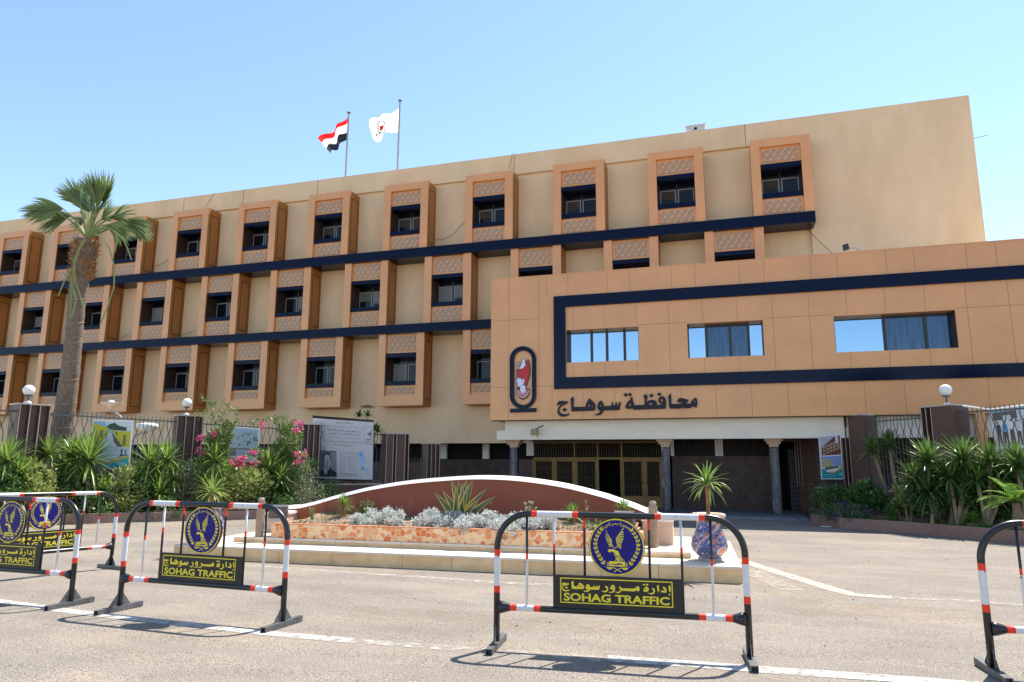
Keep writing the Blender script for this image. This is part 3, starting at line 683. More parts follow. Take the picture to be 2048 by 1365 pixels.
# ------------------------------------------------------------------ small things on the buildings
t = thing('floodlight', 'small yellowed floodlight on an arm under the porch beam', 'light', onY(1070, 862, YB-.3)); T0 = -Vector(t.location)
m_ = MB(); a = onY(1070, 864, YB-.35); m_.obox(a+Vector((-.16, -.1, -.13)), (.26, .05, 0), (0, .16, 0), (.02, 0, .24)); m_.build('housing', mat('yellowed_metal', (.30, .24, .10), .6, .3, 9), t, loc=T0)
m_ = MB(); m_.tube([a+Vector((0, .05, .1)), onY(1085, 852, YB-.02), onY(1087, 851, YB)], .02, 6); m_.tube([a+Vector((.05, 0, -.1)), a+Vector((.12, .1, -.32)), onY(1062, 886, YB-.04)], .008, 5); m_.build('bracket', 'cable', t, loc=T0)
t = thing('roof_floodlight', 'black floodlight on a curved grey arm above the entrance block roof', 'light', (onY(1700, 500, 27).x, 27, AT-.3)); T0 = -Vector(t.location)
m_ = MB(); a = onY(1693, 496, 27); m_.obox(a+Vector((-.1, -.1, -.1)), (.18, 0, .04), (0, .2, 0), (-.03, 0, .2)); m_.build('housing', 'black', t, loc=T0)
m_ = MB(); m_.tube([a, onY(1705, 496, 27), onY(1716, 499, 27), onY(1724, 505, 27), onY(1726, 530, 27)], .03, 6); m_.build('arm', 'alu', t, loc=T0)
p = onY(1392, 262, 31.6); m_ = MB(); m_.box(-.42, .42, 0, .35, -.1, .26, 0); m_.box(-.06, .06, -.01, 0, .06, .17, 1); m_.box(-.46, .46, -.02, .37, .26, .30, 0)
tag(m_.build('roof_unit', [mat('weathered_white', (.62, .60, .55), .7, .3, 8), 'dark'], loc=(p.x, YW+.02, ZR)), 'small weathered white box standing on the roof edge', 'box')
m_ = MB(); m_.tube([onY(1944, 277, 31.3)-Vector((.3, 0, .04)), onY(1975, 271, 31.3)], .018, 5); tag(m_.build('metal_rod', 'iron'), 'thin metal rod sticking out from the right wall edge', 'rod')
# ------------------------------------------------------------------ flags
def grid_flag(name, t, colsz, Y, bands, amp=.12):
    """colsz: for every column, the picture points of the band edges"""
    T0 = -Vector(t.location); cc = [[onY(610+x*.1172, 190+y*.1172, Y) for x, y in c] for c in colsz]
    N = 6
    fine = []
    for i in range(len(cc)-1):
        for k in range(N):
            u = k/N; p0 = cc[max(i-1, 0)]; p1 = cc[i]; p2 = cc[i+1]; p3 = cc[min(i+2, len(cc)-1)]
            fine.append([.5*((2*b)+(c-a)*u+(2*a-5*b+4*c-d)*u*u+(3*b-a-3*c+d)*u**3) for a, b, c, d in zip(p0, p1, p2, p3)])
    fine.append(cc[-1])
    for i, c in enumerate(fine):
        for j, p in enumerate(c): c[j] = p+Vector((0, amp*math.sin(i*.55+j*.4)*min(1, i/5), 0))
    flag = MB()
    for i in range(len(fine)-1):
        for j in range(len(fine[0])-1):
            for s_ in range(3):
                q = lambda c, u: c[j].lerp(c[j+1], u)
                flag.face([q(fine[i], s_/3), q(fine[i+1], s_/3), q(fine[i+1], (s_+1)/3), q(fine[i], (s_+1)/3)], j)
    return flag.build(name, bands, t, smooth=True, loc=T0)
YF = 33.0
def flagpole(px, ytop, ybot, label):
    a, b = onY(px, ybot, YF), onY(px+(.6), ytop, YF); a = Vector((b.x-.02, YF, ZR-.6))
    t = thing('flagpole', label, 'flagpole', a, group='flagpoles on the roof'); m_ = MB(); m_.tube([(0, 0, 0), (b.x-a.x, 0, b.z-a.z)], [.065, .045], 10); m_.build('pole', 'poleg', t)
    m_ = MB(); m_.lathe([(.03, -.02), (.10, .03), (.12, .08), (.06, .13)], (b.x-a.x, 0, b.z-a.z), 12); m_.build('finial', 'iron', t); return t
t = flagpole(697, 228, 347, 'flagpole flying the red, white and black striped flag')
grid_flag('flag', t, [[(738, 385), (724, 487), (708, 640), (736, 737)], [(595, 475), (590, 555), (600, 690), (625, 835)], [(505, 600), (498, 690), (520, 810), (540, 925)], [(360, 670), (390, 760), (430, 855), (470, 960)], [(205, 735), (275, 810), (345, 900), (420, 980)]], YF, ['fred', 'fwhite', 'fblack'])
t = flagpole(799.5, 204, 332, 'taller flagpole flying the white flag with a crowned head emblem')
grid_flag('flag', t, [[(1600, 222), (1590, 630)], [(1430, 325), (1440, 650)], [(1280, 362), (1310, 690)], [(1170, 395), (1262, 830)], [(1085, 510), (1150, 745)]], YF, ['fwhite'], .15)
ff = lambda x, y, h: onY(610+x*.1172, 190-y*.1172, YF-.25-h)
for nm, polys, c in (('flag_cartouche', [[neg(stadium(1305, 505, 595, 66)), neg(stadium(1305, 505, 595, 52))]], (.12, .12, .16)), ('flag_crown', [[neg([(1272, 535), (1330, 525), (1345, 490), (1345, 540), (1330, 595), (1275, 590)])]], (.8, .02, .02)), ('flag_collar', [[neg([(1270, 590), (1315, 585), (1312, 620), (1280, 625)])]], (.75, .45, .02)), ('flag_lettering', [[neg([(1205, 690), (1235, 665), (1240, 690), (1212, 705)])], [neg([(1245, 660), (1300, 635), (1320, 625), (1290, 660), (1250, 672)])]], (.10, .06, .10))):
    m_ = MB()
    for p in polys: m_.plate(p, ff, .004)
    m_.build(nm, mat(nm, c, .6), t, loc=-Vector(t.location))

# ================================================================== FENCE, PILLARS, LAMPS
P0, P1, P2, P3, P4 = [at(px, 900, d) for px, d in ((52, 19.8), (372, 23.8), (617, 26.4), (790, 28.0), (862, 29.6))]
Q7, Q6, Q5 = at(1897, 900, 20.5), at(1722, 900, 23.6), at(1618, 900, 26.2)
Pm = P0+(P0-P1)*.62; Q8 = Q7+(Q7-Q6)*.95
def pillar(c, d, ztop, wd, label, fins=(0, .333, .667, 1), flush=(), fd=.09, cap=True):
    """granite clad pillar, fins on the road side; d = direction along the fence"""
    d = Vector((d.x, d.y, 0)).normalized(); rz = math.atan2(d.y, d.x); zb = gz(c.y)
    t = thing('fence_pillar', label, 'pillar', (c.x, c.y, zb), rz, 'granite fence pillars'); h = ztop-zb
    m = MB(); m.box(-wd/2, wd/2, -.18, .30, 0, h-.02); m.box(-wd/2-.02, wd/2+.02, -.22, .32, 0, 1.05); m.build('shaft', 'granite', t)
    for u in fins:
        x = -wd/2+.025+(wd-.05)*u; f = MB(); f.box(x-.025, x+.025, -.20-fd, -.18, 1.05, h-.02); f.box(x-.010, x+.010, -.205-fd, -.2001-fd, 1.05, h-.02, 1); f.build('fin', ['granite', 'granite_edge'], t)  # polished fin edge; the sunlight it catches is painted as a paler strip
    for u0, u1 in flush:
        f = MB(); f.box(-wd/2+.05+(wd-.05)*u0, -wd/2+(wd-.05)*u1, -.19-fd, -.18, 1.05, h-.02); f.build('face_slab', 'granite', t)
    if cap: m = MB(); m.box(-wd/2-.03, wd/2+.03, -.22-fd, .33, h-.02, h+.02); m.build('cap', 'granite_edge', t)
    return t
zt_ = lambda px, py, c: at(px, py, depth(c)).z
dL = P1-P0
pillar(P0, dL, zt_(50, 809, P0), .82, 'granite pillar with vertical fins left of the palm, carrying a globe lamp')
pillar(P1, P2-P1, zt_(372, 832, P1), .86, 'granite pillar with vertical fins carrying a globe lamp, beside the bougainvillea')
pillar(P2, P3-P2, zt_(617, 849, P2), .72, 'granite pillar behind the shrubs at the left edge of the large notice board')
pillar(P3, P3-P2, zt_(790, 868, P3), .98, 'broad dark granite gate pillar right of the large notice board', (0, .30, .44, .83, 1), ((0, .30), (.44, .83)), .13)
pillar(P4, P3-P2, zt_(862, 888, P4), .62, 'granite gate pillar in the shade next to the white wall panel')
dR = Q7-Q6
pillar(Q7, dR, zt_(1895, 812, Q7), 1.05, 'tall granite pillar with globe lamp at the right garden bed', (0, .16, .34), ((.34, 1.04),), .16)
pillar(Q6, dR, zt_(1722, 831, Q6), .95, 'tall granite pillar right of the leaning poster', (0, .18, .38), ((.38, 1.04),), .16)
pillar(Q5, dR, zt_(1618, 874, Q5), .75, 'dark granite pillar left of the leaning poster', (0, .2, .4), ((.4, 1.05),), .14)
def low_wall(a, b, h, label):
    v = Vector((b.x-a.x, b.y-a.y, 0)); L = v.length; t = math.atan2(v.y, v.x); zb = min(gz(a.y), gz(b.y))
    m = MB(); m.box(0, L, -.12, .12, 0, h, 0); m.box(0, L, -.16, .16, h, h+.05, 1)
    o = m.build('low_wall', ['granite', 'granite_edge'], loc=(a.x, a.y, zb)); o.rotation_euler = (0, 0, t); return tag(o, label, 'wall', 'low granite walls under the railings')
def railing(a, b, za, zb_, z0, label, n=None):
    """iron railing from a to b: top rail heights za, zb_; bars with crimped tops"""
    v = Vector((b.x-a.x, b.y-a.y, 0)); L = v.length; u = v/L; t = thing('iron_railing', label, 'railing', (a.x, a.y, 0), 0, 'iron railings between the pillars')
    n = n or int(L/.135); bars = MB()
    zt = lambda s: za+(zb_-za)*s
    for k in range(n):
        s = (k+.5)/n; sg = 1 if k % 2 == 0 else -1; T = zt(s); w_ = L/n*.46
        pt = lambda off, z: tuple(u*(s*L+sg*off)+Vector((0, 0, z)))
        bars.tube([pt(0, z0), pt(0, T-.62), pt(w_*.5, T-.52), pt(w_, T-.40), pt(w_*.2, T-.24), pt(-w_*.25, T-.12), pt(0, T-.02), pt(0, T+.14)], .013, 5)
    bars.build('bars', 'iron', t)
    for dz in (0, None):
        r_ = MB(); A = Vector((0, 0, za)) if dz == 0 else Vector((0, 0, z0+.08)); B_ = u*L+Vector((0, 0, zb_ if dz == 0 else z0+.08))
        r_.obox(A-Vector((0, .02, .02)), B_-A, (0, .04, 0), (0, 0, .045)); r_.build('rail', 'iron', t)
    return t
def fence(a, b, pa, pb, h, la, lb):
    low_wall(a, b, h, la); railing(a, b, at(*pa, depth(a)).z, at(*pb, depth(b)).z, h+gz((a.y+b.y)/2)+.05, lb)
fence(Pm, P0, (-60, 817), (30, 822), 1.0, 'low granite wall at the left picture edge', 'iron railing left of the first globe lamp pillar')
fence(P0, P1, (82, 826), (345, 845), 1.0, 'low granite wall behind the yuccas at the palm', 'long iron railing in front of the palm, hung with a yellow house poster')
fence(P1, P2, (400, 846), (600, 862), 1.0, 'low granite wall behind the bougainvillea', 'iron railing overgrown with bougainvillea')
fence(P2, P3, (635, 858), (770, 872), 1.0, 'low granite wall under the large notice board', 'iron railing behind the large notice board')
fence(Q6, Q7, (1740, 846), (1860, 832), 1.0, 'low granite wall behind the two slender yuccas', 'iron railing behind the two slender yuccas')
fence(Q7, Q8, (1920, 827), (2048, 812), 1.0, 'low granite wall behind the yuccas at the right edge', 'iron railing hung with the crowd poster at the right edge')
fence(Q5, Q6, (1640, 850), (1690, 842), 1.0, 'low granite wall behind the leaning poster', 'short iron railing above the leaning poster')
# garden gate between the two left gate pillars
t = thing('iron_gate', 'olive iron garden gate standing between two granite pillars', 'gate', (P3.x, P3.y, 0)); v = Vector((P4.x-P3.x, P4.y-P3.y, 0)); L = v.length; u = v/L
m = MB()
for k in range(9): p = u*(.5+(L-.8)*k/8); m.tube([(p.x, p.y, gz(27)), (p.x, p.y, 1.72)], .02, 5)
m.build('bars', mat('olive_iron', (.13, .11, .07), .5), t)
m = MB(); p = u*(L-.38); m.obox((p.x-.05, p.y-.05, gz(27)), (.14, 0, 0), (0, .1, 0), (0, 0, 2.6)); m.build('gate_post', mat('olive_post', (.17, .13, .08), .6), t)
# globe lamps on pillars
def globe_lamp(px, py, c, r, ztop, label, post=.16):
    p = at(px, py, depth(c)); t = thing('globe_lamp', label, 'lamp', (p.x, p.y, ztop), 0, 'globe lamps on the fence pillars'); h = p.z-ztop
    m = MB(); m.lathe([(r*math.sin(PI*k/14), -r*math.cos(PI*k/14)) for k in range(1, 14)], (0, 0, h), 22); m.build('globe', 'globe', t, smooth=True)
    m = MB(); m.tube([(0, 0, 0), (0, 0, h-r*.9)], .028, 8); m.build('stem', 'iron', t)
    m = MB(); m.lathe([(.10, 0), (.09, .05), (.04, .07)], (0, 0, 0), 12); m.build('base', 'capstone', t)
    m = MB(); m.lathe([(.09, 0), (.10, .04)], (0, 0, h-r-.02), 14); m.build('collar', 'iron', t)
for px, py, c, r, pt, lb in ((58, 781, P0, .155, 809, 'white globe lamp on the leftmost granite pillar'), (374, 806, P1, .155, 832, 'white globe lamp on the granite pillar beside the bougainvillea'), (1891, 781, Q7, .175, 812, 'white globe lamp on the right hand granite pillar')):
    globe_lamp(px, py, c, r, zt_(px, pt, c)+.02, lb)
# garden lamps on curved arms behind the railing
def bowl_lamp(px, py, d, up, pts, label):
    p = at(px, py, d); g_ = gnd(px, 1000); t = thing('garden_lamp', label, 'lamp', p, 0, 'bowl lamps on curved arms behind the railing')
    m = MB()
    if up: m.lathe([(.03, -.16), (.06, -.05), (.2, .0), (.36, .10), (.37, .11), (.2, .02), (.05, .0)], (0, 0, 0), 20)
    else: m.lathe([(.10, -.2), (.30, -.12), (.36, -.02), (.33, .07), (.15, .10)], (0, 0, 0), 20)
    m.build('bowl', 'globe' if not up else 'beam', t, smooth=True)
    if up: m = MB(); m.lathe([(.1, 0), (.13, .08), (.10, .17), (.03, .2)], (0, 0, 0), 14); m.build('bulb', 'globe', t, smooth=True)
    q = [Vector((0, 0, -.15))]+[at(a, b, d)-p for a, b in pts]; m = MB(); m.tube(q+[Vector((q[-1].x, q[-1].y, -p.z-.2))], .035, 8); m.build('arm', 'alu', t, smooth=True)
bowl_lamp(222, 812, 25, True, [(224, 824), (235, 828), (243, 836), (247, 848), (249, 870)], 'upturned bowl lamp on a curved arm above the yellow house poster')
bowl_lamp(295, 852, 24.2, False, [(294, 866), (283, 866), (272, 871), (264, 882), (259, 900)], 'white shallow lamp on a curved arm right of the yellow house poster')

# ================================================================== KERBS AND BEDS
def kerb(pts, wd, h, label_unused=None, inner=None):
    m = MB(); n = len(pts)
    P = [Vector((p.x, p.y, 0)) for p in pts]; O = []
    for i in range(n):
        d = (P[min(i+1, n-1)]-P[max(i-1, 0)]).normalized(); O.append(P[i]+Vector((-d.y, d.x, 0))*wd)
    for i in range(n-1):
        a, b, c, d = P[i], P[i+1], O[i+1], O[i]; z = lambda q: gz(q.y)
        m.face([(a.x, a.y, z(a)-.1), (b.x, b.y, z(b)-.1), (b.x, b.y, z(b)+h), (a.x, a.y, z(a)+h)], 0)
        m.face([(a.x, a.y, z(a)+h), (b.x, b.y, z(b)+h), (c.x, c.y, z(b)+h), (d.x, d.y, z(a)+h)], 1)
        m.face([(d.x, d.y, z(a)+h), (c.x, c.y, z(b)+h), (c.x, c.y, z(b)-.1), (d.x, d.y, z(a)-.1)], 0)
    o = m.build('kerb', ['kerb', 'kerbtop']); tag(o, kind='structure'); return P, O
KL = [gnd(-120, 1068), gnd(0, 1060), gnd(70, 1054), gnd(140, 1049), gnd(250, 1045), gnd(360, 1042.5), gnd(456, 1040.5), gnd(553, 1037)]
KL += [at(640, 1030, 24.3), at(720, 1022, 26.3), at(790, 1015, 27.4)]
for p in KL[-3:]: p.z = gz(p.y)
kP, kO = kerb(KL, .16, .27)
KR = [gnd(1622, 1047), gnd(1650, 1053), gnd(1679, 1057), gnd(1743, 1062), gnd(1800, 1066), gnd(1860, 1071), gnd(1968, 1082), gnd(2047, 1090), gnd(2200, 1104)]
rP, rO = kerb(KR, .16, .30)
def bed(name, inner, back, h):
    m = MB(); n = len(inner)
    for i in range(n-1): m.face([(inner[i].x, inner[i].y, gz(inner[i].y)+h), (inner[i+1].x, inner[i+1].y, gz(inner[i+1].y)+h), (back[i+1].x, back[i+1].y, gz(back[i+1].y)+h), (back[i].x, back[i].y, gz(back[i].y)+h)])
    return tag(m.build(name, 'soil'), kind='structure')
def lerp_path(pts, n):
    seg = [(pts[i+1]-pts[i]).length for i in range(len(pts)-1)]; T = sum(seg); out = []
    for k in range(n):
        s = T*k/(n-1); i = 0
        while i < len(seg)-1 and s > seg[i]: s -= seg[i]; i += 1
        out.append(pts[i].lerp(pts[i+1], min(1, s/max(seg[i], 1e-6))))
    return out
fl = [Vector((p.x, p.y, 0)) for p in (Pm, P0, P1, P2, P3)]
bed('garden_soil', lerp_path(kO, 16), lerp_path(fl, 16), .22)
fr_ = [Vector((p.x, p.y, 0)) for p in (Q5, Q6, Q7, Q8)]
bed('garden_soil', lerp_path(rO, 16), lerp_path(fr_, 16), .24)

# ================================================================== POSTERS
def poster(name, corners, shapes, label, cat, border=None, back='white', pale=(.75, .76, .78), group=None, frame=None):
    """corners: tl, tr, br, bl in space; shapes: (part name, [polys in 0..1, y up], colour, layer)"""
    tl, tr, br, bl = [Vector(c) for c in corners]; c0 = (tl+tr+br+bl)/4
    nrm = (tr-tl).cross(tl-bl).normalized()
    if nrm.dot(C0-c0) < 0: nrm = -nrm
    t = thing(name, label, cat, c0, 0, group)
    def fn(base):
        return lambda x, y, h: (bl.lerp(br, x)).lerp(tl.lerp(tr, x), y)-c0+nrm*(base+h)
    m = MB(); m.plate([[(0, 0), (1, 0), (1, 1), (0, 1)]], fn(-.02), .02); m.build('sheet', mat(name+'_sheet', pale, .5), t)
    if frame:
        for q in frame: m = MB(); m.plate([q], fn(-.03), .04); m.build('frame_bar', 'black', t)
    for sname, polys, c, lay in shapes:
        m = MB()
        for p in polys:
            if isinstance(p, tuple) and p[0] == 'text': put_text(m, p[1], p[2], p[3], p[4], p[5], fn(.001+.002*lay))
            else: m.plate([p] if not isinstance(p[0], list) else p, fn(.001+.002*lay))
        m.build(sname, mat(name+'_'+sname, c, .5) if isinstance(c, tuple) else c, t)
    return t
R_ = lambda a, b, c, d: [(a, b), (c, b), (c, d), (a, d)]
dz_ = depth((P0+P1)/2)-.5
cs = lambda pts, d: [at(x, y, d) for x, y in pts]
poster('house_poster', cs([(185, 840), (266, 842), (258, 940), (178, 935)], dz_), [
 ('sky', [R_(.03, .72, .97, .97)], (.30, .50, .68), 0), ('cloud', [[(.3, .97), (.97, .97), (.97, .8), (.7, .74), (.4, .86)]], (.62, .70, .78), 1),
 ('yellow_house', [[(.03, .42), (.28, .52), (.40, .70), (.40, .84), (.03, .94)], [(.50, .78), (.97, .78), (.97, .46), (.80, .46)]], (.58, .52, .04), 2),
 ('lane', [[(.40, .70), (.50, .76), (.66, .54), (.72, .54), (.72, .46), (.30, .46), (.30, .54)]], (.58, .66, .78), 3),
 ('shade', [[(.50, .76), (.80, .46), (.66, .46), (.57, .56)]], (.13, .11, .10), 4),
 ('window', [R_(.22, .64, .28, .79), R_(.80, .49, .86, .71), R_(.36, .62, .385, .73), R_(.60, .70, .64, .77)], (.16, .18, .2), 5),
 ('trees', [[(.36, .86), (.44, .92), (.56, .95), (.66, .89), (.86, .86), (.86, .79), (.5, .80)]], (.05, .07, .06), 5),
 ('white_house', [R_(.22, .14, .97, .46)], (.50, .60, .75), 2), ('door', [R_(.76, .28, .80, .42), R_(.86, .33, .89, .40), R_(.24, .30, .30, .44)], (.05, .06, .08), 3),
 ('step', [[(.70, .24), (.94, .30), (.92, .32), (.70, .27)]], (.10, .11, .13), 4),
 ('gold_sweep', [[(.03, .10), (.5, .155), (.97, .30), (.97, .25), (.6, .13), (.3, .08)]], (.55, .40, .06), 5), ('blue_base', [[(.03, .02), (.97, .02), (.97, .25), (.6, .13), (.3, .09), (.03, .09)]], (.02, .38, .60), 4),
 ('lettering', [('text', shape_ar('\u0625\u0639\u0627\u062F\u0629 \u062A\u0623\u0647\u064A\u0644'), .30, .56, .10, .145), ('text', shape_ar('\u0627\u0644\u0645\u0646\u0627\u0632\u0644 \u0628\u0627\u0644\u0642\u0631\u0649'), .30, .62, .045, .085), R_(.72, .125, .92, .14), R_(.74, .09, .92, .10), R_(.74, .055, .92, .065)], (.8, .85, .88), 6),
 ], 'vinyl poster of yellow houses along a lane, tied to the left railing', 'poster')
d2 = depth((P1+P2)/2)-.45
rn = random.Random(3)
poster('town_poster', cs([(460, 853), (519, 858), (514, 940), (456, 940)], d2), [
 ('sky', [R_(.03, .86, .97, .97)], (.42, .60, .74), 0), ('town', [R_(.03, .52, .97, .90)], (.45, .58, .66), 1),
 ('roofs', [[(x, y), (x+.06+.06*rn.random(), y+.02), (x+.05, y+.05+.07*rn.random())] for x, y in [(.05+.85*rn.random(), .54+.3*rn.random()) for _ in range(34)]], (.10, .30, .42), 2),
 ('pale_walls', [R_(.05, .545, .95, .56)]+[[(x, y), (x+.07, y+.01), (x+.03, y+.08)] for x, y in [(.05+.85*rn.random(), .54+.3*rn.random()) for _ in range(30)]], (.70, .74, .74), 3),
 ('spire', [[(.80, .68), (.85, .88), (.90, .70)], [(.88, .68), (.93, .82), (.96, .70)]], (.12, .32, .40), 4),
 ('photo', [R_(.03, .32, .97, .51)], (.20, .22, .23), 1), ('photo_light', [[(.24, .32), (.24, .48), (.80, .48), (.80, .34)]], (.45, .55, .72), 2),
 ('red_base', [[(.03, .02), (.97, .02), (.97, .16), (.4, .20), (.03, .30)]], (.55, .05, .04), 3), ('lettering', [('text', shape_ar('\u062D\u064A\u0627\u0629 \u0643\u0631\u064A\u0645\u0629'), .55, .92, .05, .12)], (.8, .75, .75), 5)],
 'poster with a blue town view and red base behind the bougainvillea', 'poster')
A_ = shape_ar
d3 = depth((P2+P3)/2)-.5
big = poster('notice_board', cs([(626, 834), (747, 843), (745, 960), (630, 957)], d3), [
 ('portrait_ground', [R_(.02, .03, .38, .46)], (.10, .14, .16), 0), ('curtain', [[(.26, .03), (.38, .03), (.38, .44), (.28, .44)]], (.26, .24, .28), 1),
 ('suit', [[(.10, .03), (.38, .03), (.38, .10), (.27, .17), (.20, .13), (.13, .19), (.09, .14)]], (.015, .02, .03), 2), ('shirt', [[(.13, .19), (.19, .06), (.25, .17)]], (.42, .48, .55), 3),
 ('hair', [[(.14, .28), (.15, .38), (.20, .425), (.25, .415), (.285, .37), (.285, .29)]], (.03, .04, .05), 3),
 ('face', [[(.155, .30), (.17, .37), (.215, .40), (.26, .38), (.275, .31), (.27, .23), (.235, .165), (.20, .165), (.165, .22)]], (.42, .46, .46), 4),
 ('features', [R_(.18, .305, .205, .315), R_(.235, .305, .26, .315), [(.21, .255), (.235, .255), (.225, .265)], R_(.205, .215, .24, .222)], (.10, .12, .14), 5),
 ('table_frame', [[R_(.44, .09, .72, .45), R_(.445, .095, .715, .445)], [R_(.41, .045, .74, .085), R_(.415, .05, .735, .08)], [R_(.03, .62, .18, .93), R_(.035, .625, .175, .925)], [R_(.85, .60, .985, .90), R_(.855, .605, .98, .895)]], (.22, .23, .26), 1),
 ('table_text', [('text', A_('\u062F\u0627\u0631 \u0627\u0644\u0633\u0644\u0627\u0645'), .57, .69, .405, .43), ('text', A_('\u0627\u0644\u0645\u0646\u0634\u0627\u0629'), .57, .68, .36, .385), ('text', A_('\u0633\u0627\u0642\u0644\u062A\u0629'), .57, .68, .315, .34), ('text', A_('\u062C\u0631\u062C\u0627'), .57, .68, .27, .295), ('text', A_('\u0627\u0644\u0645\u0631\u0627\u063A\u0629'), .57, .68, .225, .25), ('text', A_('\u0637\u0647\u0637\u0627'), .57, .68, .18, .205), ('text', A_('\u0627\u0644\u0639\u0633\u064A\u0631\u0627\u062A'), .57, .68, .135, .16)]
   +[('text', A_('\u0642\u0631\u064A\u0629'), .46, .53, .405-.045*k, .43-.045*k) for k in range(7)]+[('text', A_('\u0627\u0644\u0625\u062C\u0645\u0627\u0644\u0649 181 \u0642\u0631\u064A\u0629'), .44, .71, .053, .077)], (.10, .10, .13), 2),
 ('heading', [('text', A_('\u0645\u062D\u0627\u0641\u0638\u0629 \u0633\u0648\u0647\u0627\u062C'), .38, .66, .915, .95), ('text', A_('\u0645\u0628\u0627\u062F\u0631\u0629 \u062A\u0637\u0648\u064A\u0631 \u0627\u0644\u0631\u064A\u0641 \u0627\u0644\u0645\u0635\u0631\u0649 1500 \u0642\u0631\u064A\u0629'), .23, .80, .785, .83), ('text', A_('\u0627\u0644\u0645\u0628\u0627\u062F\u0631\u0629 \u0627\u0644\u0631\u0626\u0627\u0633\u064A\u0629 ( \u062D\u064A\u0627\u0647 \u0643\u0631\u064A\u0645\u0629 )'), .28, .75, .73, .775), ('text', A_('\u0627\u0644\u0645\u0634\u0647\u0631\u0629 \u0628\u0631\u0642\u0645 1220 \u0644\u0633\u0646\u0629 2014 \u0645'), .32, .70, .545, .58), ('text', A_('\u062C\u0645\u0639\u064A\u0629 \u062A\u0645\u0643\u064A\u0646 \u0644\u062A\u0646\u0645\u064A\u0629 \u0627\u0644\u0645\u062C\u062A\u0645\u0639 \u0628\u0627\u0644\u062A\u062F\u0631\u064A\u0628'), .20, .82, .60, .64)], (.05, .05, .09), 2),
 ('pale_text', [('text', A_('\u062A\u062D\u062A \u0631\u0639\u0627\u064A\u0629 \u0627\u0644\u0633\u064A\u062F \u0631\u0626\u064A\u0633 \u062C\u0645\u0647\u0648\u0631\u064A\u0629 \u0645\u0635\u0631 \u0627\u0644\u0639\u0631\u0628\u064A\u0629'), .19, .83, .855, .89), ('text', A_('\u0625\u0647\u062F\u0627\u0621 \u0625\u0644\u0649 \u0627\u0644\u0633\u064A\u062F \u0627\u0644\u0648\u0632\u064A\u0631 / \u0645\u062D\u0627\u0641\u0638 \u0633\u0648\u0647\u0627\u062C'), .25, .80, .67, .71)], (.24, .24, .26), 2),
 ('runner_logo', [[(.07, .70), (.11, .77), (.09, .80), (.06, .79), (.06, .81), (.11, .82), (.14, .88), (.15, .875), (.13, .80), (.13, .77), (.155, .775), (.15, .71), (.14, .71), (.14, .755), (.12, .755)], [(.105+.018*math.cos(k*PI/5), .85+.018*math.sin(k*PI/5)) for k in range(10)]], (.02, .06, .28), 2),
 ('logo_text', [('text', 'TAMKEEN', .04, .17, .675, .69), R_(.05, .71, .17, .713), ('text', A_('\u062A\u0645\u0643\u064A\u0646'), .05, .16, .64, .66), ('text', A_('\u0645\u0635\u0631'), .12, .17, .90, .92), ('text', 'SOHAG', .87, .97, .615, .635), ('text', A_('\u0633\u0648\u0647\u0627\u062C'), .87, .97, .64, .665)], (.12, .10, .14), 3),
 ('head_logo', [[(.89, .78), (.94, .80), (.965, .85), (.965, .73), (.93, .75)], [(.88, .71), (.90, .69), (.94, .69), (.965, .72), (.955, .68), (.92, .665), (.89, .68)]], (.16, .13, .17), 2),
 ('map', [[(.77, .49), (.84, .49), (.84, .43), (.87, .38), (.88, .30), (.84, .26), (.84, .22), (.92, .18), (.94, .12), (.92, .06), (.90, .13), (.84, .14), (.79, .20), (.80, .30), (.77, .34), (.75, .42)]], (.34, .50, .74), 1), ('map_shade', [[(.79, .20), (.84, .22), (.84, .14)], [(.76, .43), (.80, .45), (.83, .41), (.79, .38)]], (.12, .32, .58), 2)],
 'large white Arabic notice board with a portrait and a table, beside the gate pillar', 'notice board', pale=(.56, .56, .58), frame=[[(-.01, .98), (1.0, .985), (1.0, 1.02), (-.01, 1.02)], [(-.02, -.03), (1.0, -.03), (1.0, .0), (-.02, .0)]])
d4 = depth(Q6)+.35
